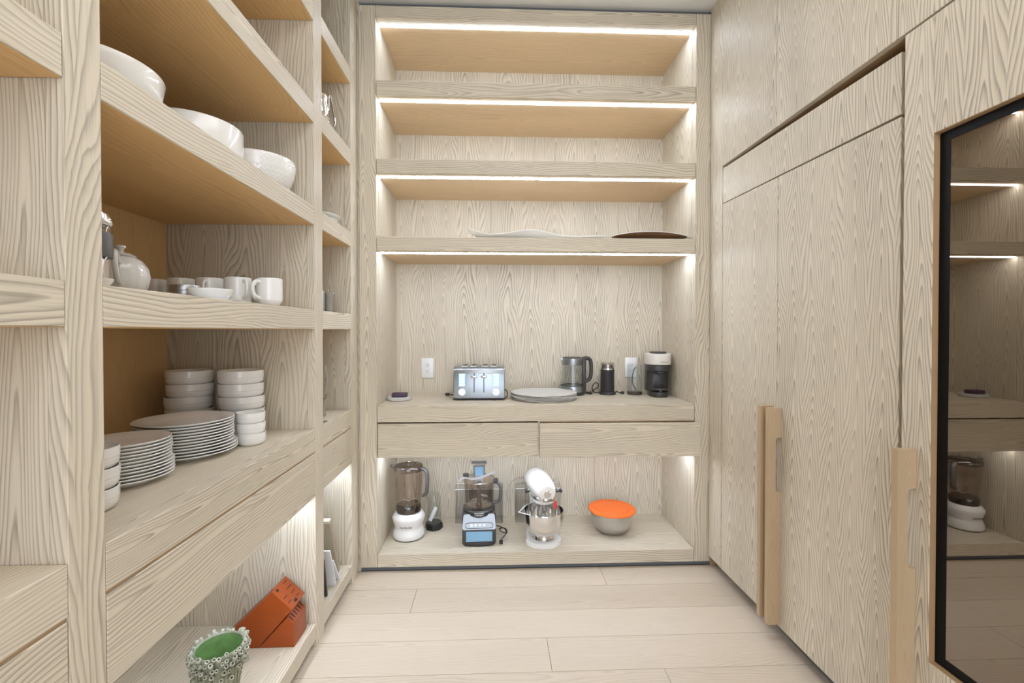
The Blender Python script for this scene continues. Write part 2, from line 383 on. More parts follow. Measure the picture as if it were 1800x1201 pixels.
# ---------------------------------------------------------------- left shelving unit
XF, XB = -0.700, -1.260
lu = thing('shelving_unit', 'long pale ash open shelving along the left wall, holding white crockery', 'shelving', (-0.98, 0.95, 0))
ZS = ((2.438, 2.512), (2.045, 2.120), (1.650, 1.722), (1.246, 1.322))
stiles = [(-1.30, -1.23), (-0.30, -0.229), (0.770, 0.841), (1.798, 1.880), (2.246, 2.352)]
for y0, y1 in stiles:
    finish(B(XF, XF - 0.03, y0, y1, 0.0, CE - 0.003, bev=0.001), 'stile', M['ash_z'], lu)
    finish(B(XF - 0.0305, XB, y0 + 0.001, y1 - 0.001, 0.0, CE - 0.003), 'partition', M['ash_z'], lu)
for (a, b) in zip([s[1] for s in stiles[:-1]], [s[0] for s in stiles[1:]]):
    a += E; b -= E
    finish(B(XB - 0.018, XB, a - 0.02, b + 0.02, 0.8575, CE - 0.003), 'back_panel', M['back_bounce_tint'], lu)  # upper part carries the painted warm bounce
    finish(B(XB - 0.018, XB, a - 0.02, b + 0.02, 0.0, 0.857), 'lower_back_panel', M['ash_z'], lu)
    finish(B(XF - 0.004, XF - 0.02, a, b, 0.7632, 0.7698), 'gap_strip', M['core'], lu)
    for z0, z1 in ZS:
        finish(B(XF, XB + E, a, b, z0 + 0.0015, z1, bev=0.001), 'shelf', M['ash_y'], lu)
        finish(B(XF - 0.003, XB + E, a, b, z0, z0 + 0.0012), 'underside_bounce', M['soffit'], lu)  # added sheet, bounce light from below is in its colour
    finish(B(XF, XB + E, a, b, 0.770, 0.857, bev=0.001), 'worktop', M['ash_y'], lu)
    finish(B(XF, XB + E, a, b, 0.034, 0.095, bev=0.001), 'bottom_shelf', M['ash_y'], lu)
    finish(B(XF - 0.03, XB + E, a, b, 0.0, 0.0335), 'toe_kick', M['gap'], lu)
    finish(B(XF - 0.05, XB + E, a, b, 0.592, 0.602), 'soffit_panel', M['ash_y'], lu)
    d = finish(B(XF, XF - 0.022, a + 0.001, b - 0.001, 0.594, 0.7625, bev=0.001), 'drawer', M['ash_y'], lu)
    bx = finish(B(XF - 0.0225, XB + 0.06, a + 0.012, b - 0.012, 0.61, 0.74), 'drawer_box', M['core'], lu); bx.parent = d
    finish(B(XF - 0.077, XF - 0.063, a + 0.004, b - 0.004, 0.589, 0.5918), 'light_strip', M['led'], lu)

# ---------------------------------------------------------------- right wall of tall cabinets
XC = 1.120
fp = tag(finish(B(XC + 0.006, XC + 0.05, 2.218, 2.348, 0.055, CE - 0.003, bev=0.001), 'filler_panel', M['ash_z']), 'narrow upright ash filler strip in the far right corner', 'panel')
def cab(name, label, y0, y1, z0, z1, group=None):
    t = thing(name, label, 'cabinet', (1.45, (y0 + y1) / 2, z0), 0, group)
    return t
def slab(name, par, pts, x0, x1, mat, bev=0.0012):
    return finish(prism(pts, 'x', x0, x1, bev=bev), name, mat, par)
def over(y0, y1, label):
    t = cab('overhead_cabinet', label, y0, y1, 2.052, CE, 'overhead cabinets on the right')
    finish(B(XC + 0.0225, 1.795, y0 + 0.002, y1 - 0.002, 2.054, CE - 0.004), 'carcase', M['core'], t)
    finish(B(XC, XC + 0.022, y0 + 0.001, y1 - 0.001, 2.052, CE - 0.004, bev=0.001), 'door', M['ash_door'], t)
over(1.780, 2.216, 'narrow overhead ash cabinet door at the far right corner, up to the ceiling')
over(1.233, 1.780, 'wide overhead ash cabinet door above the tall right-hand doors')
over(0.42, 1.233, 'nearest overhead ash cabinet door above the glass-fronted cabinet')
over(-0.40, 0.42, 'overhead ash cabinet door beyond the glass-fronted cabinet')
# refrigerator column behind two ash doors
tc_ = cab('tall_cabinet', 'tall ash cabinet with two long veneered doors and upright wooden pulls', 1.23, 2.2, 0.0)if False else thing('tall_cabinet', 'tall ash cabinet with two long veneered doors and upright wooden pulls', 'cabinet', (1.45, 1.70, 0))
finish(B(1.19, 1.795, 1.245, 2.205, 0.062, 2.040), 'carcase', M['core'], tc_)
finish(B(1.183, 1.795, 1.245, 2.205, 0.0, 0.0615), 'toe_kick', M['gap'], tc_)
def dx(y): return XC + 0.014 * (2.205 - y) / 0.97      # the panels hang back a touch towards the near end
def angled(name, y0, y1, zf0, zf1, zn0, zn1, par, mat, th=0.020):
    """panel between y0 (near) and y1 (far); heights at far end zf, at near end zn"""
    bm = bmesh.new()
    A = [bm.verts.new((dx(y0), y0, zn0)), bm.verts.new((dx(y1), y1, zf0)), bm.verts.new((dx(y1), y1, zf1)), bm.verts.new((dx(y0), y0, zn1))]
    C = [bm.verts.new((v.co.x + th, v.co.y, v.co.z)) for v in A]
    bm.faces.new(A); bm.faces.new(C[::-1])
    for i in range(4): bm.faces.new((A[i], C[i], C[(i+1) % 4], A[(i+1) % 4]))
    bmesh.ops.bevel(bm, geom=list(bm.edges), offset=0.001, segments=1, affect='EDGES', profile=0.5)
    return finish(bm, name, mat, par)
Y0, Y1, YM = 1.236, 2.203, 1.776
angled('flap_panel', Y0, Y1, 1.867, 2.038, 1.846, 2.019, tc_, M['ash_door'])
zt = lambda y: 1.8635 - 0.025 * (Y1 - y) / 0.97
d1 = angled('door', YM + 0.0015, Y1, 0.060, zt(Y1), 0.064, zt(YM), tc_, M['ash_door'])
d2 = angled('door', Y0, YM - 0.0015, 0.064, zt(YM), 0.066, zt(Y0), tc_, M['ash_door'])
M['handle'] = ash('handle ash', 'z', (0.52, 0.385, 0.24, 1), (0.33, 0.22, 0.12, 1), W=0.08, strength=0.5)
def pull(y0, y1, ztop, zbot, z_a, z_b, xface, parent, unit):
    """flat upright pull board standing off the door, with a finger slot against the door face"""
    x0 = xface - 0.052; xs = xface - 0.022
    r = 0.010
    pts = [(x0, zbot), (xface - 0.0005, zbot), (xface - 0.0005, z_b), (xs + r, z_b)]
    for k in range(1, 5): a = R(-90 - 22.5 * k); pts.append((xs + r + r * math.cos(a), z_b + r + r * math.sin(a)))
    for k in range(0, 4): a = R(180 - 22.5 * k); pts.append((xs + r + r * math.cos(a), z_a - r + r * math.sin(a)))
    pts += [(xs + r, z_a), (xface - 0.0005, z_a), (xface - 0.0005, ztop), (x0, ztop)]
    o = finish(prism(pts, 'y', y0, y1), 'handle', M['handle'], unit); o.parent = parent
    return o
pull(YM + 0.0225, YM + 0.0425, 0.937, 0.078, 0.819, 0.606, dx(1.8), d1, tc_)
pull(YM - 0.0300, YM - 0.0100, 0.937, 0.078, 0.819, 0.606, dx(1.755), d2, tc_)
hg = finish(B(1.150, 1.18, 1.2125, 1.2335, 1.80, 1.83), 'hinge', M['chrome'], tc_)
# glass-fronted cabinet nearest the camera
gc = thing('glass_front_cabinet', 'tall cabinet with a dark glass door in an ash frame, nearest on the right', 'cabinet', (1.45, 0.78, 0))
G0, G1 = 0.42, 1.211
finish(B(XC + 0.0235, 1.17, G0, G1 - 0.002, 0.062, 2.045), 'carcase', M['core'], gc) if False else None
bm = B(1.17, 1.795, G1 - 0.022, G1 - 0.002, 0.062, 2.045); B(1.17, 1.795, G0, G0 + 0.02, 0.062, 2.045, bm)
B(1.17, 1.795, G0 + 0.02, G1 - 0.022, 2.025, 2.045, bm); B(1.17, 1.795, G0 + 0.02, G1 - 0.022, 0.062, 0.082, bm); B(1.775, 1.795, G0 + 0.02, G1 - 0.022, 0.082, 2.025, bm)
finish(bm, 'carcase', M['dark'], gc)
finish(B(1.183, 1.795, G0, G1, 0.0, 0.0615), 'toe_kick', M['gap'], gc)
gd = finish(B(XC, XC + 0.045, 1.1275, G1, 0.066, 2.046, bev=0.001), 'door_frame', M['ash_door'], gc)
for nm, a in (('frame_stile', (XC, XC + 0.045, G0, 0.505, 0.066, 2.046)), ('frame_rail', (XC, XC + 0.045, 0.5055, 1.127, 1.745, 2.046)), ('frame_rail', (XC, XC + 0.045, 0.5055, 1.127, 0.066, 0.383))):
    o = finish(B(*a, bev=0.001), nm, M['ash_door'], gc); o.parent = gd
M['lip'] = plain('orange toned frame edge', (0.46, 0.29, 0.15, 1), 0.5, vary=0.15, bscale=30)
bm = B(XC + 0.0015, XC + 0.040, 1.1265, 1.1272, 0.3835, 1.7445); B(XC + 0.0015, XC + 0.04, 0.506, 1.1265, 1.7438, 1.7446, bm); B(XC + 0.0015, XC + 0.04, 0.506, 1.1265, 0.3834, 0.3842, bm)
o = finish(bm, 'frame_edge', M['lip'], gc); o.parent = gd
M['pane'] = glass('dark tinted glass', (0.16, 0.13, 0.10, 1), refl=0.26, edge=0.55, rough=0.01, gcol=(0.95, 0.82, 0.68, 1))
bm = B(XC + 0.0165, XC + 0.0225, 1.098, 1.1255, 0.386, 1.742); B(XC + 0.0165, XC + 0.0225, 0.508, 1.0975, 1.718, 1.742, bm); B(XC + 0.0165, XC + 0.0225, 0.508, 1.0975, 0.386, 0.410, bm)
o = finish(bm, 'black_border', M['frit'], gc); o.parent = gd
o = finish(B(XC + 0.0165, XC + 0.0225, 0.508, 1.0975, 0.4105, 1.7175), 'glass_pane', M['pane'], gc); o.parent = gd
pull(1.164, 1.184, 0.925, 0.078, 0.821, 0.607, XC, gd, gc)
for z in (0.7, 1.05, 1.4): finish(B(1.22, 1.77, G0 + 0.03, G1 - 0.03, z, z + 0.02), 'rack_shelf', M['dark'], gc)
# plain tall cabinet further towards the camera (outside the frame, seen in reflections)
pc = thing('tall_cabinet', 'tall plain ash cabinet beside the camera', 'cabinet', (1.45, 0.0, 0))
finish(B(1.145, 1.795, -0.40, 0.417, 0.0, 2.045), 'carcase', M['core'], pc)
finish(B(XC, XC + 0.022, -0.40, 0.417, 0.066, 2.046, bev=0.001), 'door', M['ash_door'], pc)
# ---------------------------------------------------------------- materials for the small things
M['smoke'] = glass('smoky clear plastic', (0.945, 0.915, 0.89, 1), refl=0.05, edge=0.5, body=0.02, bodycol=(0.25, 0.2, 0.17, 1))
M['smoke_d'] = glass('dark smoky plastic', (0.42, 0.36, 0.32, 1), refl=0.12, edge=0.5, body=0.18, bodycol=(0.05, 0.04, 0.04, 1))
M['acrylic'] = glass('clear acrylic', (0.992, 0.992, 0.993, 1), refl=0.012, edge=0.22, body=0.0)
M['acrylic_edge'] = glass('acrylic edge', (0.72, 0.72, 0.73, 1), refl=0.25, edge=0.5, body=0.15, bodycol=(0.7, 0.7, 0.7, 1))
M['bowlsteel'] = plain('satin stainless', (0.58, 0.58, 0.57, 1), 0.27, metal=1.0)
M['charcoal'] = plain('charcoal plastic', (0.045, 0.042, 0.040, 1), 0.38)
M['greyp'] = plain('dark grey plastic', (0.10, 0.095, 0.09, 1), 0.35)
M['cream'] = plain('cream plastic', (0.74, 0.70, 0.63, 1), 0.4)
M['orange'] = plain('orange silicone', (0.90, 0.16, 0.012, 1), 0.38)
M['soap'] = plain('plum soap', (0.085, 0.045, 0.085, 1), 0.55)
M['stone'] = plain('pale stone', (0.66, 0.65, 0.62, 1), 0.7, vary=0.15, bscale=60)
M['satin'] = brushed('satin silver metal', (0.42, 0.45, 0.49, 1), 0.48, sx=400.0, sz=2.0)
M['silver'] = plain('silver plate', (0.82, 0.81, 0.79, 1), 0.14, metal=1.0)
M['bluefilm'] = brushed('steel under blue film', (0.30, 0.56, 0.85, 1), 0.30, sx=2.0, sz=500.0)
M['bronze'] = plain('bronze glaze', (0.16, 0.09, 0.045, 1), 0.25, metal=0.6)
M['bluebtn'] = plain('lit pale blue button', (0.55, 0.8, 0.9, 1), 0.3, emit=(0.55, 0.85, 1.0, 1), estr=0.8)
M['cherry'] = ash('cherry stained wood', 'x', (0.34, 0.066, 0.009, 1), (0.18, 0.028, 0.005, 1), W=0.2, S_=3, K=8, strength=0.3, rough=0.33)
M['slot'] = plain('dark slot', (0.03, 0.012, 0.006, 1), 0.8)
M['green'] = plain('green glaze', (0.17, 0.31, 0.10, 1), 0.2, coat=0.3, bump=0.12, bscale=45, vary=0.5)
M['celadon'] = plain('sage stoneware glaze', (0.40, 0.40, 0.28, 1), 0.35, coat=0.15, vary=0.5, bscale=70)
M['paper'] = plain('white paper', (0.84, 0.84, 0.85, 1), 0.8)
M['board'] = ash('weathered board', 'z', (0.42, 0.36, 0.26, 1), (0.22, 0.18, 0.12, 1), W=0.3, strength=0.6)
M['boardtop'] = plain('pale wood end', (0.75, 0.66, 0.50, 1), 0.6, vary=0.2, bscale=90)
M['redtag'] = plain('red tag', (0.75, 0.06, 0.05, 1), 0.5)
M['teapot'] = plain('pale grey glaze', (0.66, 0.64, 0.60, 1), 0.18, coat=0.5)
M['tin'] = brushed('dull tin', (0.55, 0.57, 0.58, 1), 0.35, sx=3.0, sz=300.0)
# woven placemats: concentric braid
m, nt = new_mat('woven placemat')
tc = N(nt, 'ShaderNodeTexCoord'); wv = N(nt, 'ShaderNodeTexWave', wave_type='RINGS', rings_direction='Z')
wv.inputs['Scale'].default_value = 42; wv.inputs['Distortion'].default_value = 1.2; wv.inputs['Detail Scale'].default_value = 14; lnk(nt, tc.outputs['Object'], wv.inputs['Vector'])
nz = N(nt, 'ShaderNodeTexNoise'); nz.inputs['Scale'].default_value = 240; lnk(nt, tc.outputs['Object'], nz.inputs['Vector'])
f = M_(nt, 'MULTIPLY', wv.outputs['Fac'], nz.outputs['Fac'])
mx = N(nt, 'ShaderNodeMix', data_type='RGBA'); mx.inputs['A'].default_value = (0.34, 0.32, 0.29, 1); mx.inputs['B'].default_value = (0.88, 0.86, 0.82, 1)
lnk(nt, M_(nt, 'MULTIPLY', f, 3.2), mx.inputs['Factor']); mx.clamp_factor = True
b = N(nt, 'ShaderNodeBsdfPrincipled'); b.inputs['Roughness'].default_value = 0.8; lnk(nt, mx.outputs['Result'], b.inputs['Base Color'])
bp = N(nt, 'ShaderNodeBump'); bp.inputs['Strength'].default_value = 0.8; bp.inputs['Distance'].default_value = 0.002; lnk(nt, f, bp.inputs['Height']); lnk(nt, bp.outputs[0], b.inputs['Normal'])
lnk(nt, b.outputs[0], N(nt, 'ShaderNodeOutputMaterial').inputs[0]); M['mat'] = m

def F(bm, name, mat, par, smooth=True): return finish(bm, name, M[mat], par, smooth, world=False)
def sub(o, parent): o.parent = parent; return o
WT, BS = 0.8555, 0.0885           # worktop and bottom shelf heights of the back niche

# ================================================================ things on the worktop
# wall sockets
def outlet(x, label):
    t = thing('wall_outlet', label, 'outlet', (x, 2.8225, 1.012))
    F(B(-0.037, 0.037, -0.006, -0.0005, -0.0615, 0.0615, bev=0.003, seg=2), 'cover_plate', 'whitep', t)
    F(B(-0.017, 0.017, -0.0085, -0.0062, -0.034, 0.034, bev=0.001), 'socket_face', 'paper', t)
    bm = bmesh.new()
    for s in (-1, 1):
        for dx_, h in ((-0.0065, 0.0045), (0.0065, 0.0036)):
            F(B(dx_ - 0.001, dx_ + 0.001, -0.0092, -0.0087, s * 0.017 + 0.002 - h, s * 0.017 + 0.002 + h), 'blade_slot', 'black', t, False)
    bm.free()
    for s in (-1, 1): F(B(-0.0022, 0.0022, -0.0092, -0.0087, s * 0.017 - 0.0105, s * 0.017 - 0.0065), 'ground_slot', 'black', t, False)
    return t
outlet(-0.4155, 'white wall outlet to the left of the steel toaster')
outlet(0.851, 'white wall outlet behind the glass mug on the right')

# soap on its dish
t = thing('soap_dish', 'pale round stone soap dish at the left end of the worktop', 'dish', (-0.532, 2.560, WT))
F(lathe([(0, 0), (0.062, 0), (0.066, 0.003), (0.066, 0.017), (0.063, 0.020), (0.055, 0.0195), (0.052, 0.016), (0, 0.0155)], 48), 'dish', 'stone', t)
F(lathe([(0.0, 0.0156), (0.006, 0.0156), (0.006, 0.0162), (0, 0.0162)], 12), 'drain_hole', 'gap', t)
tag(F(B(-0.041, 0.041, -0.024, 0.024, 0, 0.024, bev=0.005, seg=3), 'soap_bar', 'soap', None), 'dark plum soap bar lying on the pale stone dish', 'soap').location = (-0.530, 2.555, WT + 0.0165)

# toaster
t = thing('toaster', 'brushed steel four-slot toaster with two levers and lit buttons', 'toaster', (-0.088, 2.640, WT))
W2, D2, H = 0.142, 0.118, 0.186
pts = [(-D2, 0.012), (-D2 - 0.002, 0.05), (-D2 + 0.001, 0.14), (-D2 + 0.007, 0.166), (-D2 + 0.020, 0.179), (-D2 + 0.040, 0.184),
       (D2 - 0.040, 0.184), (D2 - 0.020, 0.179), (D2 - 0.007, 0.166), (D2, 0.14), (D2, 0.012)]
body = F(prism(pts, 'x', -W2, W2, bev=0.004, seg=2), 'body', 'steel', t)
F(B(-W2 - 0.002, W2 + 0.002, -D2 + 0.004, D2 - 0.004, 0.004, 0.0115, bev=0.002), 'base', 'black', t)
for sx in (-1, 1):
    for sy in (-1, 1): F(lathe([(0, 0), (0.010, 0), (0.010, 0.0038), (0, 0.0038)], 12, c=(sx * 0.12, sy * 0.095, 0)), 'foot', 'black', t)
for x in (-0.082, -0.032, 0.032, 0.082):
    F(B(x - 0.017, x + 0.017, -0.082, 0.082, 0.1845, 0.1875, bev=0.001), 'bread_slot', 'chrome', t)
    s_ = F(B(x - 0.0125, x + 0.0125, -0.077, 0.077, 0.1876, 0.1882), 'slot_opening', 'black', t)
for x in (-0.027, 0.027):
    F(B(x - 0.0022, x + 0.0022, -D2 - 0.0032, -D2 - 0.0005, 0.044, 0.152), 'lever_track', 'black', t)
    F(B(x - 0.017, x + 0.017, -D2 - 0.022, -D2 - 0.004, 0.126, 0.138, bev=0.005, seg=3), 'lever', 'chrome', t)
for sx in (-1, 1):
    pn = F(B(sx * 0.094 - 0.0185, sx * 0.094 + 0.0185, -D2 - 0.0034, -D2 - 0.0008, 0.076, 0.149, bev=0.001), 'button_panel', 'bluefilm', t)
    for k in range(4):
        bt = F(B(sx * 0.094 - 0.0155, sx * 0.094 + 0.0155, -D2 - 0.0060, -D2 - 0.0036, 0.0795 + k * 0.0172, 0.0940 + k * 0.0172, bev=0.001), 'button', 'bluebtn', t)
        bt.parent = pn
    kb = F(xf(lathe([(0.0185, 0), (0.0185, 0.003), (0.0165, 0.003), (0.0150, 0.018), (0.013, 0.020), (0, 0.020)], 28), Matrix.Translation((sx * 0.094, -D2 - 0.0008, 0.046)) @ Matrix.Rotation(R(90), 4, 'X')), 'knob', 'chrome', t)
    mk = F(B(sx * 0.094 - 0.0012, sx * 0.094 + 0.0012, -D2 - 0.0222, -D2 - 0.0209, 0.047, 0.058), 'knob_mark', 'black', t); mk.parent = kb
F(xf(lathe([(0, 0), (0.0075, 0), (0.0075, 0.001), (0, 0.001)], 24), Matrix.Translation((0, -D2 - 0.0018, 0.049)) @ Matrix.Rotation(R(90), 4, 'X')), 'badge', 'satin', t)
F(tube(smoothpath([(-W2 + 0.03, D2 - 0.02, 0.03), (-W2 - 0.004, D2 - 0.04, 0.012), (-W2 - 0.018, 0.05, 0.008), (-W2 - 0.036, 0.03, 0.0135)]), 0.0032), 'cord', 'black', t)
F(B(-W2 - 0.060, -W2 - 0.034, 0.020, 0.036, 0.006, 0.022, bev=0.004, seg=2), 'plug', 'black', t)
bm = B(-W2 - 0.076, -W2 - 0.0605, 0.0225, 0.0237, 0.010, 0.016); B(-W2 - 0.076, -W2 - 0.0605, 0.0325, 0.0337, 0.010, 0.016, bm)
F(bm, 'plug_prongs', 'chrome', t, False)
F(tube(smoothpath([(W2 - 0.01, D2 - 0.02, 0.04), (W2 + 0.012, 0.02, 0.038), (W2 + 0.018, -0.045, 0.022), (W2 + 0.010, -0.075, 0.010), (W2 - 0.004, -0.085, 0.0040)]), 0.0028), 'cord_loop', 'black', t)

# placemats
lab_mat = ['round woven placemat, %s in the worktop stack' % q for q in ('bottom', 'second from bottom', 'third from bottom', 'fourth from bottom', 'fourth from top', 'third from top', 'second from top', 'top')]
proto = None
for k in range(8):
    r_ = random.Random(k)
    rad = 0.188
    bm = lathe([(0, 0), (rad - 0.002, 0.0002), (rad, 0.0018), (rad - 0.001, 0.0034), (0.10, 0.0040), (0, 0.0040)], 72,
               rf=lambda a, z, k=k: 1 + 0.010 * math.sin(3 * a + k) + 0.006 * math.sin(7 * a + 2 * k))
    for v in bm.verts:
        d = math.hypot(v.co.x, v.co.y)
        v.co.z += 0.0006 * math.sin(5 * math.atan2(v.co.y, v.co.x) + k * 1.3) * (d / rad) ** 2
    o = F(bm, 'placemat', 'mat', None)
    o.location = (0.279 + r_.uniform(-.004, .004), 2.592 + r_.uniform(-.004, .004), WT + 0.0008 + k * 0.0047)
    tag(o, lab_mat[k], 'placemat', 'round woven placemats on the worktop')
    0 and tag(o, ['round grey woven placemat, bottom of the stack on the worktop', 'round grey woven placemat inside the worktop stack, between the top and bottom mats',
            'round pale woven placemat, top of the stack on the worktop'][0 if k == 0 else 2 if k == 7 else 1], 'placemat', 'round woven placemats on the worktop')

# glass kettle
t = thing('kettle', 'glass and steel electric kettle with a black handle behind the placemats', 'kettle', (0.437, 2.730, WT))
t.location.x = 0.470; t.location.y = 2.742
F(lathe([(0, 0), (0.074, 0), (0.076, 0.006), (0.076, 0.016), (0.072, 0.0185), (0, 0.0185)], 40), 'power_base', 'charcoal', t)
F(lathe([(0, 0.0187), (0.073, 0.0187), (0.073, 0.052), (0.0715, 0.055), (0.067, 0.055), (0, 0.050)], 48), 'heater_ring', 'steel', t)
F(lathe([(0.0735, 0.0552), (0.0735, 0.0582), (0.067, 0.0582), (0.067, 0.0552)], 48), 'seal_ring', 'charcoal', t)
F(lathe([(0.072, 0.0584), (0.066, 0.12), (0.061, 0.179), (0.0595, 0.179), (0.0645, 0.12), (0.0705, 0.0584)], 48), 'glass_body', 'clear', t)
F(lathe([(0.0625, 0.1792), (0.0635, 0.184), (0.0635, 0.218), (0.060, 0.221), (0.058, 0.218), (0.0585, 0.1792)], 48), 'collar', 'steel', t)
F(prism([(-0.062, 0.204), (-0.083, 0.221), (-0.060, 0.2195)], 'y', -0.012, 0.012), 'spout', 'steel', t)
F(lathe([(0, 0.2165), (0.058, 0.2185), (0.058, 0.2235), (0.05, 0.2265), (0, 0.2275)], 40), 'lid', 'charcoal', t)
F(tube(smoothpath([(0.060, 0, 0.214), (0.085, 0, 0.220), (0.108, 0, 0.208), (0.114, 0, 0.170), (0.112, 0, 0.115), (0.098, 0, 0.088), (0.070, 0, 0.078)]), 0.0115, sx=1.0, seg=12), 'handle', 'charcoal', t)
F(B(0.060, 0.082, -0.011, 0.011, 0.022, 0.215, bev=0.004, seg=2), 'handle_spine', 'charcoal', t)
bm = bmesh.new()
for k in range(7): 
    for s in (-1, 1):
        a = R(-90 + s * 26); rr = 0.0722 - k * 0.0013 + 0.0006
        z = 0.075 + k * 0.0145
        B(-0.006, 0.006, -0.0003, 0.0003, z - 0.0006, z + 0.0006, bm)
        xf(bm, Matrix.Translation((rr * math.cos(a) , rr * math.sin(a), 0)) @ Matrix.Rotation(a + R(90), 4, 'Z'), list(bm.verts)[-8:])
F(bm, 'level_marks', 'charcoal', t, False)
F(xf(lathe([(0, 0), (0.006, 0), (0.006, 0.001), (0, 0.001)], 20), Matrix.Translation((-0.018, -0.0712, 0.036)) @ Matrix.Rotation(R(90), 4, 'X')), 'badge', 'charcoal', t)
F(tube(smoothpath([(0.072, 0.0, 0.010), (0.10, -0.005, 0.004), (0.112, -0.012, 0.004), (0.121, 0.014, 0.004), (0.110, 0.045, 0.0045), (0.09, 0.05, 0.010), (0.092, 0.0, 0.012), (0.112, -0.004, 0.012), (0.116, 0.036, 0.012)]), 0.0033), 'cord', 'black', t)

# milk frother
t = thing('milk_frother', 'black ribbed milk frother with a clear top, between kettle and coffee machine', 'frother', (0.683, 2.738, WT))
F(lathe([(0, 0), (0.048, 0), (0.050, 0.003), (0.049, 0.015), (0.045, 0.018), (0, 0.018)], 40), 'power_base', 'charcoal', t)
pr = [(0, 0.0185), (0.041, 0.0185)]
z = 0.022
while z < 0.143: pr += [(0.0425, z), (0.0395, z + 0.003), (0.0425, z + 0.006)]; z += 0.0068
pr += [(0.042, 0.150), (0.038, 0.150), (0.037, 0.03), (0, 0.028)]
F(lathe(pr, 40), 'ribbed_jug', 'charcoal', t)
F(lathe([(0.0425, 0.1502), (0.0425, 0.160), (0.040, 0.160), (0.040, 0.1502)], 40), 'seal_ring', 'chrome', t)
F(lathe([(0.0415, 0.1602), (0.0425, 0.164), (0.0425, 0.190), (0.040, 0.194), (0, 0.195), (0, 0.193), (0.039, 0.192), (0.0405, 0.188), (0.0405, 0.1602)], 40), 'clear_lid', 'smoke', t)
F(lathe([(0, 0.1605), (0.031, 0.1605), (0.031, 0.182), (0, 0.184)], 32), 'lid_core', 'steel', t)
F(tube(smoothpath([(-0.047, 0.01, 0.008), (-0.078, 0.02, 0.012), (-0.088, 0.024, 0.040), (-0.070, 0.026, 0.066), (-0.050, 0.035, 0.060), (-0.048, 0.04, 0.04), (-0.066, 0.042, 0.025), (-0.085, 0.035, 0.018), (-0.074, 0.03, 0.0045)]), 0.0030), 'cord', 'black', t)
F(tube(smoothpath([(0.047, 0.02, 0.006), (0.062, 0.012, 0.014), (0.075, 0.0, 0.008), (0.083, -0.004, 0.010)]), 0.0030), 'plug_cord', 'black', t)
F(B(0.083, 0.101, -0.012, 0.004, 0.002, 0.018, bev=0.004, seg=2), 'plug', 'black', t)
bm = B(0.1012, 0.110, -0.009, -0.0075, 0.007, 0.012); B(0.1012, 0.110, -0.0005, 0.001, 0.007, 0.012, bm); F(bm, 'plug_prongs', 'chrome', t, False)

# glass mug with handle
t = thing('glass_mug', 'tall clear glass mug with dark base beside the coffee machine', 'mug', (0.846, 2.728, WT))
F(lathe([(0, 0), (0.043, 0), (0.045, 0.004), (0.045, 0.016), (0.042, 0.019), (0, 0.019)], 36), 'base', 'smoke_d', t)
F(lathe([(0.0435, 0.0192), (0.045, 0.03), (0.045, 0.180), (0.0435, 0.182), (0.0425, 0.180), (0.0425, 0.03), (0.04, 0.0225), (0, 0.0225), (0, 0.0192)], 40), 'glass_body', 'clear', t)
F(tube(smoothpath([(-0.006, -0.05, 0.170), (-0.022, -0.056, 0.150), (-0.030, -0.058, 0.105), (-0.024, -0.056, 0.060), (-0.006, -0.050, 0.036)]), 0.0030, seg=8), 'handle', 'greyp', t)

# coffee machine
t = thing('coffee_machine', 'cream and charcoal single-serve coffee machine at the right end of the worktop', 'coffee machine', (0.965, 2.650, WT), R(-8))
t.location = (0.967, 2.672, WT)
def oval(w, d, n=28, x=0, y=0, p=3.0):
    out = []
    for i in range(n):
        a = 2 * math.pi * i / n; c, s = math.cos(a), math.sin(a)
        out.append((x + w * math.copysign(abs(c) ** (2 / p), c), y + d * math.copysign(abs(s) ** (2 / p), s)))
    return out
F(prism(oval(0.052, 0.090, y=0.0), 'z', 0.0, 0.030, bev=0.003, seg=2), 'foot_base', 'charcoal', t)
F(prism(oval(0.064, 0.062, y=0.040), 'z', 0.0305, 0.150, bev=0.002), 'column', 'charcoal', t)
F(prism(oval(0.067, 0.095, y=0.010), 'z', 0.1505, 0.187, bev=0.004, seg=2), 'brew_collar', 'charcoal', t)
F(prism(oval(0.072, 0.100, y=0.008), 'z', 0.1875, 0.252, bev=0.006, seg=3), 'head', 'cream', t)
F(prism(oval(0.045, 0.060, y=-0.010), 'z', 0.2525, 0.262, bev=0.004, seg=2), 'lid_lever', 'charcoal', t)
F(prism([(-0.012, 0.135), (0.012, 0.135), (0.024, 0.1503), (-0.024, 0.1503)], 'y', -0.075, -0.045, bev=0.003), 'coffee_spout', 'black', t)
F(prism(oval(0.046, 0.036, y=-0.062), 'z', 0.042, 0.052, bev=0.002), 'drip_grid', 'charcoal', t)
F(B(-0.010, 0.010, -0.086, -0.072, 0.0302, 0.0418, bev=0.002), 'grid_support', 'charcoal', t)
text_mesh('lettering', 'NESPRESSO', 0.0085, M['greyp'], t, (0.018, -0.0925, 0.205), (R(90), 0, 0), bend=0)

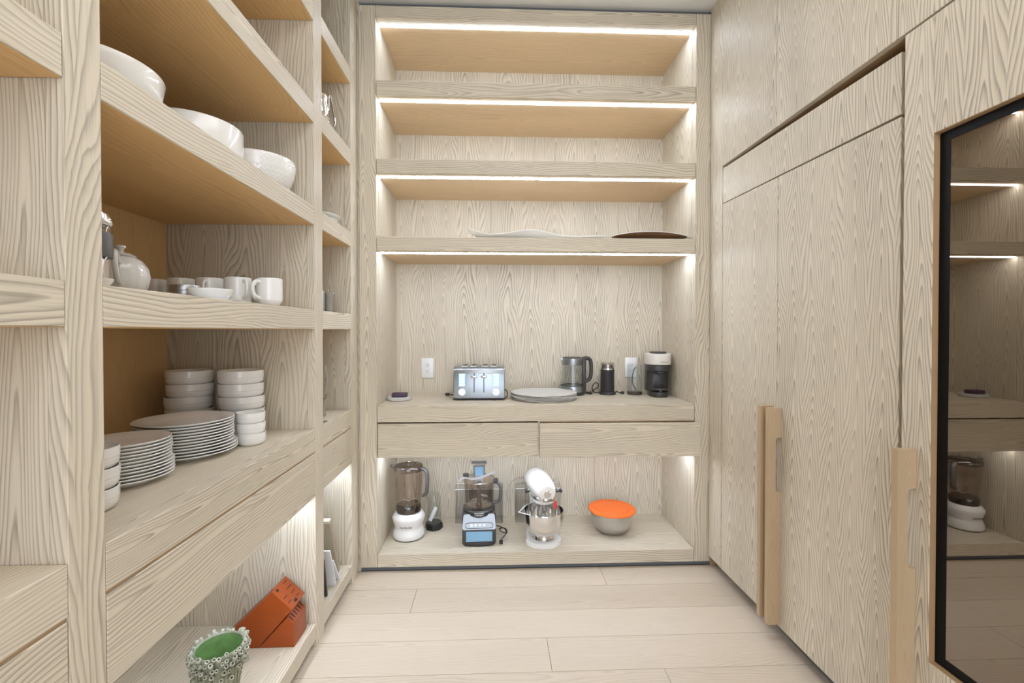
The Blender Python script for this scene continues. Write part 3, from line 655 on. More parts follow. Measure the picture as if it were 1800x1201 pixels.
# ================================================================ trays on the third shelf
def wavy(name, label, x0, x1, yc, dy, zf, mat, cat, edge=None):
    """long flat dish with a rolling outline seen edge on"""
    bm = bmesh.new(); nx, ny = 48, 12; top = {}; bot = {}
    for i in range(nx + 1):
        s = i / nx
        for j in range(ny + 1):
            q = j / ny * 2 - 1
            wdt = dy * (max(0.0, 1 - (2 * s - 1) ** 6)) ** 0.5 * (0.82 + 0.18 * math.sin(s * 7))
            z = zf(s, q); y = yc + q * max(wdt, 0.01)
            top[i, j] = bm.verts.new((x0 + (x1 - x0) * s, y, z + 0.005)); bot[i, j] = bm.verts.new((x0 + (x1 - x0) * s, y, z))
    for i in range(nx):
        for j in range(ny):
            bm.faces.new((top[i, j], top[i+1, j], top[i+1, j+1], top[i, j+1])); bm.faces.new((bot[i, j], bot[i, j+1], bot[i+1, j+1], bot[i+1, j]))
    for i in range(nx):
        bm.faces.new((top[i, 0], bot[i, 0], bot[i+1, 0], top[i+1, 0])); bm.faces.new((top[i, ny], top[i+1, ny], bot[i+1, ny], bot[i, ny]))
    for j in range(ny):
        bm.faces.new((top[0, j], top[0, j+1], bot[0, j+1], bot[0, j])); bm.faces.new((top[nx, j], bot[nx, j], bot[nx, j+1], top[nx, j+1]))
    o = finish(bm, name, M[mat], None, True); tag(o, label, cat); return o
zs = 1.7222
o = wavy('platter', 'long wavy white platter on the shelf above the worktop', 0.0, 0.755, 0, 0.085,
     lambda s, q: 0.008 + 0.040 * max(0, 1 - s / 0.16) ** 1.4 + 0.030 * math.exp(-((s - .45) / .16) ** 2) * (abs(q) ** 2) + 0.012 * s ** 6 + 0.016 * (abs(q) ** 3) * (1 - .5 * s), 'white', 'platter')
o.location = (-0.140, 2.452, zs - 0.0055)
t = thing('tray', 'bronze leaf-shaped tray with a pale rim, right of the white platter', 'tray', (0.838, 2.446, zs))
bm = bmesh.new()
ol = [(0.208 * math.cos(a), 0.080 * math.sin(a) * (1 - 0.15 * math.cos(a))) for a in [2 * math.pi * k / 48 for k in range(48)]]
def ring(sc, z, bend=0.0): return [bm.verts.new((x * sc, y * sc, z + bend * (x / 0.225) ** 2)) for x, y in ol]
rs = [ring(0.35, 0.0), ring(0.70, 0.004), ring(0.97, 0.034, -0.014), ring(1.0, 0.038, -0.014), ring(0.95, 0.0365, -0.014), ring(0.68, 0.007), ring(0.34, 0.004)]
for a, b_ in zip(rs[:-1], rs[1:]):
    for i in range(48): bm.faces.new((a[i], a[(i+1) % 48], b_[(i+1) % 48], b_[i]))
bm.faces.new(rs[0][::-1]); bm.faces.new(rs[-1])
F(bm, 'tray_body', 'bronze', t)
F(tube([(x * 1.003, y * 1.003, 0.0400 - 0.014 * (x / 0.225) ** 2) for x, y in ol], 0.0022, closed=True, seg=6), 'rim', 'white', t)

# ================================================================ appliances on the bottom shelf
# blender
t = thing('blender', 'tall blender with smoky jug and white base at the left of the bottom shelf', 'blender', (-0.484, 2.565, BS))
F(lathe([(0, 0.0), (0.080, 0.0), (0.084, 0.004), (0, 0.004)], 40), 'foot_ring', 'black', t)
F(lathe([(0, 0.0045), (0.083, 0.0045), (0.088, 0.012), (0.088, 0.030), (0.083, 0.045), (0.0755, 0.058), (0.077, 0.068), (0.087, 0.098), (0.0900, 0.112), (0.088, 0.120), (0.076, 0.137), (0.068, 0.141), (0, 0.141)], 56), 'motor_base', 'whitep', t)
text_mesh('lettering', 'nutribullet', 0.0165, M['charcoal'], t, (0.0, -0.0855, 0.080), (R(90), 0, 0), bend=0.084)
bm = bmesh.new()
bm = bmesh.new()
for k in range(-2, 3):
    a = R(-90 + k * 15); rr = 0.0785
    b0 = B(-0.0085, 0.0085, -0.0065, 0.0065, 0.0, 0.0018, bev=0.0008)
    xf(b0, Matrix.Translation((rr * math.cos(a), rr * math.sin(a), 0.1265)) @ Matrix.Rotation(a + R(90), 4, 'Z') @ Matrix.Rotation(R(51), 4, 'X'))
    F(b0, 'button', 'white', t)
F(lathe([(0, 0.1415), (0.066, 0.1415), (0.068, 0.150), (0.068, 0.176), (0.064, 0.184), (0, 0.184)], 48), 'blade_collar', 'smoke_d', t)
jug = F(lathe([(0.0635, 0.1845), (0.0665, 0.200), (0.075, 0.29), (0.0785, 0.372), (0.077, 0.372), (0.0735, 0.29), (0.065, 0.202), (0.060, 0.1875), (0, 0.1875), (0, 0.1845)], 56,
       rf=lambda a, z: 1 + 0.018 * math.cos(4 * a)), 'jug', 'smoke', t)
bm = bmesh.new()
for a in range(0, 360, 90):
    b0 = prism([(0, 0), (0.034, 0.012), (0.036, 0.016), (0, 0.006)], 'y', -0.003, 0.003)
    xf(b0, Matrix.Translation((0, 0, 0.196)) @ Matrix.Rotation(R(a + 20), 4, 'Z'))
    me_ = bpy.data.meshes.new('x'); b0.to_mesh(me_); bm.from_mesh(me_); b0.free()
F(bm, 'blades', 'chrome', t, False)
F(lathe([(0.079, 0.3725), (0.081, 0.376), (0.081, 0.392), (0.076, 0.399), (0.045, 0.404), (0.042, 0.401), (0, 0.401), (0, 0.3725)], 48), 'lid', 'smoke_d', t)
F(lathe([(0, 0.4015), (0.032, 0.4015), (0.034, 0.405), (0.032, 0.412), (0.020, 0.414), (0.018, 0.409), (0, 0.409)], 36), 'filler_cap', 'smoke', t)
F(tube(smoothpath([(0.070, -0.020, 0.384), (0.095, -0.030, 0.380), (0.108, -0.034, 0.350), (0.108, -0.034, 0.290), (0.102, -0.032, 0.250), (0.082, -0.026, 0.236)]), 0.0125, seg=12, sx=0.8), 'handle', 'greyp', t)
F(tube(smoothpath([(-0.074, -0.01, 0.385), (-0.094, -0.012, 0.394), (-0.092, -0.012, 0.406), (-0.070, -0.01, 0.402)]), 0.0028, seg=8), 'lid_tab', 'smoke_d', t)
bm = bmesh.new()
for k in range(9):
    z = 0.225 + k * 0.015; rr = (0.0692 + (z - 0.225) * 0.085) * 1.012
    for a0_, wd in ((-128, 6 if k % 2 else 9), (-48, 5 if k % 2 else 8)):
        b0 = B(-wd / 2000 * 1.6, wd / 2000 * 1.6, -0.0004, 0.0004, -0.0008, 0.0008)
        a = R(a0_); xf(b0, Matrix.Translation((rr * math.cos(a), rr * math.sin(a), z)) @ Matrix.Rotation(a + R(90), 4, 'Z'))
        me_ = bpy.data.meshes.new('x'); b0.to_mesh(me_); bm.from_mesh(me_); b0.free()
F(bm, 'measure_marks', 'charcoal', t, False)

# to-go cup, upside down on its blade base
t = thing('blender_cup', 'clear tapered blender cup standing on a black base behind the blender', 'cup', (-0.356, 2.665, BS))
F(lathe([(0, 0), (0.050, 0), (0.052, 0.004), (0.049, 0.028), (0.044, 0.036), (0, 0.036)], 8), 'blade_base', 'black', t, False)
F(lathe([(0.042, 0.0365), (0.043, 0.05), (0.040, 0.13), (0.036, 0.195), (0.030, 0.206), (0, 0.208), (0, 0.2065), (0.029, 0.2045), (0.0345, 0.194), (0.0385, 0.13), (0.0415, 0.05), (0.0405, 0.0365)], 40), 'cup_body', 'clear', t)
tag(F(xf(B(-0.010, 0.010, -0.0008, 0.0008, -0.044, 0.044), Matrix.Translation((0, 0, 0)) @ Matrix.Rotation(R(24), 4, 'Y')), 'paper_slip', 'paper', None, False), 'narrow white paper slip standing inside the clear blender cup', 'paper').location = (-0.362, 2.660, BS + 0.036 + 0.0465)

# food processor
t = thing('food_processor', 'food processor with smoky bowl, silver and blue front, second appliance from left', 'food processor', (-0.088, 2.520, BS), R(2))
F(prism(oval(0.093, 0.098, p=4.5), 'z', 0.0, 0.022, bev=0.004, seg=2), 'foot_base', 'charcoal', t)
pr = [(-0.098, 0.0225), (-0.098, 0.080), (-0.094, 0.088), (-0.066, 0.166), (0.06, 0.170), (0.088, 0.12), (0.092, 0.0225)]
F(prism(pr, 'x', -0.090, 0.090, bev=0.006, seg=2), 'housing', 'charcoal', t)
F(B(-0.070, 0.070, -0.1005, -0.0985, 0.027, 0.080, bev=0.0006), 'blue_panel', 'bluefilm', t)
# sloping control panel
sl = math.atan2(0.078, 0.028); Lh = 0.083
def onslope(bm, s, up=0.001):   # local x, s along slope (0 bottom..1 top)
    return xf(bm, Matrix.Translation((0, -0.094 + 0.028 * s, 0.088 + 0.078 * s)) @ Matrix.Rotation(sl, 4, 'X') @ Matrix.Translation((0, 0, up)))
F(onslope(prism([(-0.084, -0.040), (0.084, -0.040), (0.090, -0.030), (0.084, 0.034), (0.072, 0.040), (-0.072, 0.040), (-0.084, 0.034), (-0.090, -0.030)], 'z', 0.0005, 0.004, bev=0.001), 0.48), 'control_panel', 'satin', t)
F(onslope(prism(oval(0.074, 0.0155, p=5), 'z', 0.0045, 0.0058), 0.26), 'button_surround', 'charcoal', t)
F(onslope(prism(oval(0.071, 0.0125, p=5), 'z', 0.0059, 0.0066), 0.26), 'button_strip', 'satin', t)
for k in range(4):
    F(onslope(B(-0.048 + k * 0.022, -0.034 + k * 0.022, -0.006, 0.006, 0.0067, 0.0082, bev=0.0005), 0.28), 'button', 'white', t)
F(lathe([(0, 0.122), (0.030, 0.124), (0.066, 0.136), (0.084, 0.156), (0.087, 0.176), (0.080, 0.182), (0, 0.182)], 48, c=(0, 0.0, 0), sy=1.06), 'bowl_seat', 'charcoal', t)
F(B(-0.026, 0.026, -0.0950, -0.0840, 0.1560, 0.1760, bev=0.002), 'badge_frame', 'satin', t)
F(B(-0.0235, 0.0235, -0.0963, -0.0951, 0.1582, 0.1738, bev=0.001), 'badge', 'charcoal', t)
text_mesh('lettering', 'NINJA', 0.0130, M['whitep'], t, (0, -0.0967, 0.166), (R(90), 0, 0))
F(lathe([(0, 0.1825), (0.070, 0.1825), (0.073, 0.188), (0.078, 0.21), (0.084, 0.326), (0.0825, 0.326), (0.0765, 0.21), (0.070, 0.190), (0, 0.186)], 56), 'bowl', 'smoke', t)
F(lathe([(0, 0.1865), (0.018, 0.1865), (0.013, 0.205), (0.013, 0.316), (0, 0.318)], 24), 'spindle', 'smoke_d', t)
for k in range(4):
    b0 = B(0.010, 0.048, -0.011, 0.011, -0.0015, 0.0015, bev=0.001)
    xf(b0, Matrix.Translation((0, 0, 0.220 + 0.026 * k)) @ Matrix.Rotation(R(160 - 150 * (k % 2) - 20 * k), 4, 'Z') @ Matrix.Rotation(R(12), 4, 'Y'))
    F(b0, 'blade', 'steel', t)
F(lathe([(0.0870, 0.3265), (0.088, 0.329), (0.088, 0.338), (0.082, 0.341), (0.030, 0.345), (0, 0.345), (0, 0.3415), (0.081, 0.337), (0.0840, 0.3265)], 48), 'lid', 'smoke', t)
F(lathe([(0.0885, 0.3265), (0.0900, 0.3275), (0.0900, 0.3325), (0.0885, 0.3335)], 48), 'lid_ring', 'silver', t)
ch = prism(oval(0.036, 0.022, p=6, y=0.022), 'z', 0.3455, 0.412)
ft = F(ch, 'feed_chute', 'smoke', t)
pu = F(prism(oval(0.030, 0.016, p=6, y=0.022), 'z', 0.346, 0.396), 'chute_pusher', 'bluefilm', t)
F(B(-0.043, 0.043, -0.004, 0.048, 0.4125, 0.417, bev=0.002), 'chute_rim', 'greyp', t)
F(prism(oval(0.016, 0.012, x=-0.072, y=-0.01), 'z', 0.345, 0.366, bev=0.002), 'lid_lock', 'charcoal', t)
F(tube(smoothpath([(0.082, -0.018, 0.318), (0.104, -0.024, 0.316), (0.118, -0.028, 0.292), (0.118, -0.028, 0.245), (0.108, -0.025, 0.214), (0.076, -0.018, 0.206)]), 0.0095, seg=12), 'handle', 'greyp', t)
F(B(0.078, 0.104, -0.034, -0.008, 0.318, 0.338, bev=0.005, seg=2), 'handle_latch', 'charcoal', t)
F(tube(smoothpath([(0.075, 0.085, 0.03), (0.105, 0.05, 0.045), (0.128, 0.0, 0.055), (0.150, -0.01, 0.050), (0.152, -0.012, 0.030), (0.128, -0.01, 0.035), (0.112, 0.0, 0.048), (0.138, -0.02, 0.060), (0.148, -0.028, 0.035), (0.124, -0.05, 0.016), (0.120, -0.058, 0.006)]), 0.0028), 'cord', 'black', t)
F(B(0.108, 0.128, -0.084, -0.060, 0.0, 0.016, bev=0.004, seg=2), 'plug', 'black', t)
bm = B(0.112, 0.1135, -0.098, -0.0845, 0.005, 0.010); B(0.122, 0.1235, -0.098, -0.0845, 0.005, 0.010, bm); F(bm, 'plug_prongs', 'chrome', t, False)
# ribbon of white paper on the lid
bm = bmesh.new(); pa = smoothpath([(-0.108, -0.075, -0.002), (-0.085, -0.080, 0.020), (-0.04, -0.088, 0.016), (0.0, -0.078, 0.018), (0.045, -0.065, 0.030), (0.085, -0.052, 0.042)], 6)
va = [bm.verts.new(p) for p in pa]; vb = [bm.verts.new(p + Vector((0.006, 0.012, -0.0145))) for p in pa]
for i in range(len(pa) - 1): bm.faces.new((va[i], va[i+1], vb[i+1], vb[i]))
bmesh.ops.solidify(bm, geom=bm.faces, thickness=0.0012)
o = F(bm, 'paper_tie', 'paper', None); o.location = (-0.088, 2.510, BS + 0.352); tag(o, 'crumpled white paper strip draped over the food processor lid', 'paper')

# clear storage bins behind the appliances
def bin_(x, y, wd, label):
    t = thing('storage_bin', label, 'bin', (x, y, BS), 0, 'clear storage bins behind the appliances')
    h, d = 0.205, 0.105; th = 0.003
    bm = bmesh.new()
    B(-wd/2, wd/2, 0, th, 0.0035, h, bm); B(-wd/2, wd/2, d - th, d, 0.0035, h, bm)
    B(-wd/2, -wd/2 + th, th + .0002, d - th - .0002, 0.0035, h, bm); B(wd/2 - th, wd/2, th + .0002, d - th - .0002, 0.0035, h, bm); B(-wd/2, wd/2, 0, d, 0, 0.003, bm)
    F(bm, 'bin_walls', 'acrylic', t, False)
    F(tube([(-wd/2, 0, h), (wd/2, 0, h), (wd/2, d, h), (-wd/2, d, h)], 0.0030, closed=True, seg=8), 'rim', 'acrylic_edge', t)
    F(B(-0.052, 0.052, -0.006, -0.0005, h - 0.062, h - 0.050, bev=0.002), 'pull_lip', 'acrylic', t)
bin_(-0.096, 2.715, 0.285, 'clear acrylic bin standing behind the food processor')
bin_(0.262, 2.715, 0.275, 'clear acrylic bin standing behind the stand mixer')
# clear curved pouring shield leaning between them
t = thing('pouring_shield', 'clear curved plastic pouring shield leaning behind the stand mixer', 'shield', (0.160, 2.692, BS))
SH = Matrix.Translation((0, 0, 0.190)) @ Matrix.Rotation(R(84), 4, 'X') @ Matrix.Scale(0.74, 4)
F(xf(lathe([(0.0585, 0.0), (0.0598, 0.0), (0.0598, 0.004), (0.0585, 0.004)], 40, a0=R(-10), a1=R(215)), SH), 'inner_edge', 'acrylic_edge', t)
bm = lathe([(0.060, 0), (0.118, 0.018), (0.122, 0.021), (0.1225, 0.024), (0.116, 0.0205), (0.0595, 0.003)], 40, a0=R(-10), a1=R(215))
o = F(xf(bm, SH), 'shield_ring', 'acrylic', t)
bm = lathe([(0.1235, 0.020), (0.126, 0.022), (0.1235, 0.026), (0.1215, 0.0245)], 40, a0=R(-10), a1=R(215))
F(xf(bm, SH), 'outer_edge', 'acrylic_edge', t)
F(xf(prism([(-0.115, -0.03), (-0.055, -0.05), (-0.050, -0.115), (-0.095, -0.120)], 'z', 0, 0.003), SH), 'chute', 'acrylic', t)

# stand mixer
t = thing('stand_mixer', 'white stand mixer facing forward with a polished steel bowl', 'mixer', (0.256, 2.520, BS), R(8))
bm = prism([(0.100 * math.cos(a) * (1.0 if math.sin(a) < 0 else 0.82), -0.045 + (0.100 if math.sin(a) < 0 else 0.20) * math.sin(a)) for a in [2*math.pi*k/40 for k in range(40)]], 'z', 0.0, 0.026, bev=0.008, seg=3)
F(bm, 'base', 'whitep', t)
# neck column behind the bowl
bm = bmesh.new(); rings = []
for z, y, wx, wy in ((0.020, 0.100, 0.058, 0.052), (0.06, 0.106, 0.045, 0.040), (0.13, 0.108, 0.040, 0.036), (0.19, 0.104, 0.042, 0.040), (0.235, 0.098, 0.052, 0.056)):
    rings.append([bm.verts.new((wx * math.cos(2*math.pi*k/24), y + wy * math.sin(2*math.pi*k/24), z)) for k in range(24)])
for a, b_ in zip(rings[:-1], rings[1:]):
    for k in range(24): bm.faces.new((a[k], a[(k+1) % 24], b_[(k+1) % 24], b_[k]))
bm.faces.new(rings[0][::-1]); bm.faces.new(rings[-1])
F(bm, 'column', 'whitep', t)
# motor head: long rounded body along y, from the back to the front over the bowl
bm = bmesh.new(); rings = []
prof = [(0.195, 0.0, 0.0), (0.190, 0.034, 0.034), (0.165, 0.058, 0.054), (0.120, 0.067, 0.062), (0.05, 0.069, 0.066), (-0.03, 0.066, 0.064), (-0.085, 0.060, 0.058), (-0.120, 0.052, 0.049), (-0.140, 0.042, 0.040), (-0.145, 0.030, 0.028), (-0.146, 0.0, 0.0)]
for y, wx, wz in prof:
    if wx == 0: rings.append([bm.verts.new((0, y, 0.292))]); continue
    rings.append([bm.verts.new((wx * math.cos(2*math.pi*k/32), y, 0.292 + wz * math.sin(2*math.pi*k/32) * (1.0 if math.sin(2*math.pi*k/32) > 0 else 0.92))) for k in range(32)])
for a, b_ in zip(rings[:-1], rings[1:]):
    for k in range(32):
        if len(a) == 1: bm.faces.new((a[0], b_[k], b_[(k+1) % 32]))
        elif len(b_) == 1: bm.faces.new((a[k], b_[0], a[(k+1) % 32]))
        else: bm.faces.new((a[k], b_[k], b_[(k+1) % 32], a[(k+1) % 32]))
F(bm, 'motor_head', 'white', t)
bnd = [(s * 0.0, 0, 0) for s in ()]
F(tube([( 0.0665 * math.cos(a) , -0.048 + 0.100 * math.sin(a), 0.2580) for a in [R(k) for k in range(180, 361, 6)]], 0.0030, seg=8, sx=2.8), 'trim_band', 'chrome', t)
text_mesh('lettering', 'KitchenAid', 0.0125, M['black'], t, (0, -0.1535, 0.2585), (R(90), 0, 0), bend=0.085)
F(xf(lathe([(0.019, 0), (0.019, 0.008), (0.0165, 0.0105), (0, 0.0105)], 28), Matrix.Translation((0, -0.141, 0.290)) @ Matrix.Rotation(R(90), 4, 'X')), 'attachment_hub', 'chrome', t)
F(xf(lathe([(0, 0), (0.0055, 0), (0.0055, 0.018), (0.011, 0.021), (0.012, 0.031), (0, 0.034)], 20), Matrix.Translation((0.058, -0.105, 0.288)) @ Matrix.Rotation(R(78), 4, 'Y')), 'hub_knob', 'black', t)
F(xf(lathe([(0, 0), (0.005, 0), (0.005, 0.012), (0.010, 0.015), (0.010, 0.024), (0, 0.026)], 20), Matrix.Translation((-0.064, 0.0, 0.262)) @ Matrix.Rotation(R(-90), 4, 'Y')), 'lock_lever', 'black', t)
F(xf(lathe([(0, 0), (0.005, 0), (0.005, 0.012), (0.010, 0.015), (0.010, 0.024), (0, 0.026)], 20), Matrix.Translation((0.064, 0.0, 0.262)) @ Matrix.Rotation(R(90), 4, 'Y')), 'speed_lever', 'black', t)
F(lathe([(0, 0.2215), (0.050, 0.2215), (0.055, 0.226), (0.056, 0.2425), (0, 0.2435)], 36, c=(0, -0.060, 0)), 'planetary', 'white', t)
F(lathe([(0, 0.17), (0.006, 0.17), (0.006, 0.2213), (0, 0.2213)], 16, c=(0.01, -0.07, 0)), 'drive_shaft', 'chrome', t)
bm = bmesh.new()
for k in range(6):
    a = math.pi * k / 6
    tube([(0.01 + rr * math.cos(a), -0.07 + rr * math.sin(a), z) for rr, z in [(0.005, 0.172), (0.022, 0.150), (0.036, 0.115), (0.034, 0.085), (0.018, 0.068), (0, 0.064), (-0.018, 0.068), (-0.034, 0.085), (-0.036, 0.115), (-0.022, 0.150), (-0.005, 0.172)]], 0.0011, bm, seg=6)
F(bm, 'wire_whip', 'chrome', t)
by = -0.062
F(lathe([(0, 0.0265), (0.056, 0.0265), (0.060, 0.030), (0.052, 0.036), (0.050, 0.044), (0.060, 0.052), (0.082, 0.068), (0.099, 0.095), (0.107, 0.130), (0.108, 0.176), (0.1105, 0.179), (0.1095, 0.182), (0.1055, 0.180), (0.104, 0.130), (0.096, 0.097), (0.080, 0.072), (0.055, 0.056), (0, 0.052)], 64, c=(0, by, 0)), 'mixing_bowl', 'chrome', t)
F(tube([(-0.085, by - 0.066, 0.180), (-0.143, by - 0.030, 0.186), (-0.092, by + 0.055, 0.184)], 0.0030, seg=8), 'bowl_spout', 'white', t)
F(prism([(0.034, 0.212), (0.052, 0.212), (0.052, 0.250), (0.034, 0.250)], 'y', -0.141, -0.1395), 'red_tag', 'redtag', t)

# steel mixing bowl and its orange lid
t = thing('mixing_bowl', 'stainless mixing bowl with a bright orange lid on the bottom shelf', 'bowl', (0.672, 2.585, BS))
F(lathe([(0, 0.0), (0.060, 0.0), (0.068, 0.003), (0.095, 0.026), (0.112, 0.058), (0.119, 0.095), (0.120, 0.118), (0.127, 0.121), (0.127, 0.1235), (0.118, 0.1225), (0.117, 0.095), (0.110, 0.059), (0.093, 0.029), (0.066, 0.006), (0, 0.004)], 72), 'bowl_body', 'bowlsteel', t)
bowl_t = t
t = F(xf(lathe([(0.110, 0.0), (0.126, 0.0002), (0.132, 0.001), (0.134, 0.005), (0.132, 0.0095), (0.112, 0.0115), (0.106, 0.0085), (0.098, 0.0080), (0.094, 0.0125), (0.07, 0.0128), (0, 0.0118), (0, 0.009), (0.09, 0.0095), (0.105, 0.0045)], 72), Matrix.Translation((0, 0, 0.1238))), 'lid', 'orange', bowl_t)
t['label'] = 'orange plastic snap-on lid'
for a in (-62, 62 + 50, -145):
    b0 = prism([(-0.022, 0), (0.022, 0), (0.016, 0.008), (-0.016, 0.008)], 'z', 0.0015, 0.0085, bev=0.001)
    xf(b0, Matrix.Translation((0.1305 * math.cos(R(a)), 0.1305 * math.sin(R(a)), 0.1238)) @ Matrix.Rotation(R(a - 90), 4, 'Z'))
    F(b0, 'lid_tab', 'orange', t)
# ================================================================ left shelving, middle bay
CT, S1, S2, LB, S3 = 0.8575, 1.3225, 1.7225, 0.0955, 2.1205
def bowl_prof(r, h, th=0.0035, foot=0.62):
    return [(0, 0.0005), (r * 0.76, 0.0), (r * 0.81, 0.002), (r * 0.90, h * 0.12), (r * 0.925, h * 0.20), (r * 0.98, h * 0.30), (r * 0.985, h * 0.55), (r, h * 0.57), (r, h * 0.985), (r - th * 0.5, h),
            (r - th, h * 0.98), (r * 0.985 - th, h * 0.42), (r * 0.72, 0.009), (0, 0.006)]
def stack(n, make, x, y, z, pitch, labels, cat, group, jit=0.002, seed=0):
    rr = random.Random(seed); p = None
    for k in range(n):
        if p is None: p = make(); o = p
        else: o = p.copy(); COL.objects.link(o)
        o.location = (x + rr.uniform(-jit, jit), y + rr.uniform(-jit, jit), z + k * pitch)
        tag(o, labels[k], cat, group)
ordn = ['bottom', 'second from bottom', 'third from bottom', 'fourth from bottom', 'fifth from bottom', 'sixth from bottom', 'seventh from bottom', 'eighth from bottom', 'ninth from bottom', 'tenth from bottom', 'eleventh from bottom', 'twelfth from bottom', 'thirteenth from bottom']
def lab(n, base):
    out = []
    for k in range(n):
        w_ = 'top' if k == n - 1 else ('second from top' if k == n - 2 else ordn[k])
        out.append(base % w_)
    return out
def plate_prof(r):
    return [(0, 0.001), (r * 0.58, 0.001), (r * 0.60, 0.0), (r * 0.63, 0.0), (r * 0.66, 0.004), (r * 0.985, 0.0165), (r, 0.0185), (r * 0.99, 0.0200), (r * 0.97, 0.0198), (r * 0.68, 0.0085), (r * 0.60, 0.0055), (0, 0.0052)]
def mk(prof, name='plate', seg=64, mat='white'): return lambda: F(lathe(prof, seg), name, mat, None)
LBL = lab(12, 'large white dinner plate, %s in the middle plate stack')
stack(3, mk(plate_prof(0.136), 'dinner_plate'), -0.950, 1.436, CT, 0.0090, LBL[:3], 'plate', 'large dinner plates in one stack', 0.001, 1)
stack(9, mk(plate_prof(0.1305), 'dinner_plate'), -0.950, 1.428, CT + 0.027, 0.0086, LBL[3:], 'plate', 'large dinner plates in one stack', 0.0015, 2)
LBL = lab(12, 'small white side plate, %s in the stack left of the dinner plates')
stack(5, mk(plate_prof(0.104), 'side_plate'), -0.940, 1.188, CT, 0.0082, LBL[:5], 'plate', 'small side plates in one stack', 0.0012, 3)
stack(7, mk(plate_prof(0.0995), 'side_plate'), -0.938, 1.184, CT + 0.041, 0.0082, LBL[5:], 'plate', 'small side plates in one stack', 0.0012, 4)
stack(3, mk(bowl_prof(0.0600, 0.048), 'bowl', 48), -0.872, 0.992, CT, 0.0435, lab(3, 'white bowl, %s of the three beside the near upright post'), 'bowl', 'three small bowls by the near post', 0.002, 5)
stack(3, mk(bowl_prof(0.0445, 0.040), 'small_bowl', 48), -0.826, 1.570, CT, 0.0345, lab(3, 'small white bowl, %s in the short stack right of the dinner plates'), 'bowl', 'short stack of small bowls', 0.001, 6)
stack(5, mk(bowl_prof(0.0740, 0.055), 'bowl', 56), -0.925, 1.698, CT, 0.0462, lab(5, 'white bowl, %s in the tall right-hand bowl stack'), 'bowl', 'tall bowl stack on the right', 0.0025, 7)
stack(5, mk(bowl_prof(0.0740, 0.055), 'bowl', 56), -1.112, 1.700, CT, 0.0462, lab(5, 'white bowl, %s in the bowl stack behind the dinner plates'), 'bowl', 'bowl stack behind the dinner plates', 0.004, 8)

# shelf at eye height: jar, teapot, mugs, tin
t = thing('storage_jar', 'glass jar with silver lid and grey band beside the teapot', 'jar', (-0.800, 0.915, S1))
F(lathe([(0, 0), (0.036, 0), (0.043, 0.008), (0.045, 0.02), (0.045, 0.118), (0.043, 0.124), (0.041, 0.120), (0.042, 0.02), (0.034, 0.006), (0, 0.006)], 40), 'glass_body', 'smoke', t)
F(lathe([(0.0456, 0.062), (0.0462, 0.064), (0.0462, 0.108), (0.0456, 0.110)], 40), 'grey_band', 'greyp', t)
F(lathe([(0, 0.1245), (0.044, 0.1245), (0.0465, 0.128), (0.0465, 0.136), (0.040, 0.148), (0.015, 0.153), (0, 0.154)], 40), 'lid', 'silver', t)
F(lathe([(0, 0.0065), (0.040, 0.0065), (0.0405, 0.058), (0.03, 0.062), (0, 0.062)], 32, rf=lambda a, z: 1 + 0.03 * math.sin(9 * a + z * 300)), 'contents', 'silver', t)
t = thing('teapot', 'pale grey ribbed teapot with a round knob on its lid', 'teapot', (-0.885, 1.112, S1), R(48))
rf = lambda a, z: 1 + 0.012 * math.cos(18 * a)
F(lathe([(0, 0), (0.034, 0), (0.040, 0.004), (0.052, 0.022), (0.0565, 0.046), (0.053, 0.066), (0.042, 0.084), (0.030, 0.092), (0.028, 0.090), (0, 0.088)], 72, rf=rf), 'body', 'teapot', t)
F(lathe([(0, 0.0905), (0.029, 0.0925), (0.031, 0.095), (0.022, 0.101), (0.008, 0.104), (0.006, 0.106), (0.0075, 0.112), (0.0105, 0.115), (0.0105, 0.119), (0, 0.120)], 40), 'lid', 'teapot', t)
F(tube(smoothpath([(-0.012, -0.049, 0.075), (-0.020, -0.070, 0.094), (-0.024, -0.086, 0.088), (-0.024, -0.090, 0.062), (-0.018, -0.074, 0.036), (-0.010, -0.052, 0.028)]), 0.0058, seg=10), 'handle', 'teapot', t)
F(tube(smoothpath([(0.010, 0.046, 0.040), (0.014, 0.066, 0.058), (0.017, 0.080, 0.078), (0.018, 0.087, 0.086)]), 0.009, seg=12, radii=[0.014 - 0.0085 * i / 24 for i in range(25)]), 'spout', 'teapot', t)
t = thing('white_dish', 'tiny white dish at the front between jar and teapot', 'dish', (-0.745, 0.884, S1))
F(lathe([(0, 0), (0.014, 0), (0.022, 0.010), (0.024, 0.016), (0.0225, 0.016), (0.013, 0.003), (0, 0.0025)], 28), 'dish_body', 'white', t)
def mug(label, x, y, rz):
    t = thing('mug', label, 'mug', (x, y, S1), rz, 'white mugs on the eye-level shelf')
    F(lathe([(0, 0.0015), (0.024, 0.0), (0.027, 0.001), (0.038, 0.017), (0.0385, 0.022), (0.0385, 0.090), (0.037, 0.0915), (0.0355, 0.090), (0.0355, 0.022), (0.025, 0.006), (0, 0.005)], 48), 'cup', 'white', t)
    F(tube(smoothpath([(0.0375, 0, 0.078), (0.050, 0, 0.079), (0.062, 0, 0.070), (0.064, 0, 0.050), (0.056, 0, 0.032), (0.0375, 0, 0.024)]), 0.0040, seg=8, sx=1.5), 'handle', 'white', t)
    return t
m0 = mug('white mug at the shelf edge, rightmost of the mugs, handle towards the viewer', -0.750, 1.548, R(-112))
copy_tree(m0, 'white mug half hidden behind the rightmost mug', (-0.812, 1.640, S1), R(-100))
copy_tree(m0, 'white mug directly behind the shallow white dish on paper', (-0.842, 1.528, S1), R(-40))
copy_tree(m0, 'white mug second to the left of the one behind the dish', (-0.942, 1.545, S1), R(-75))
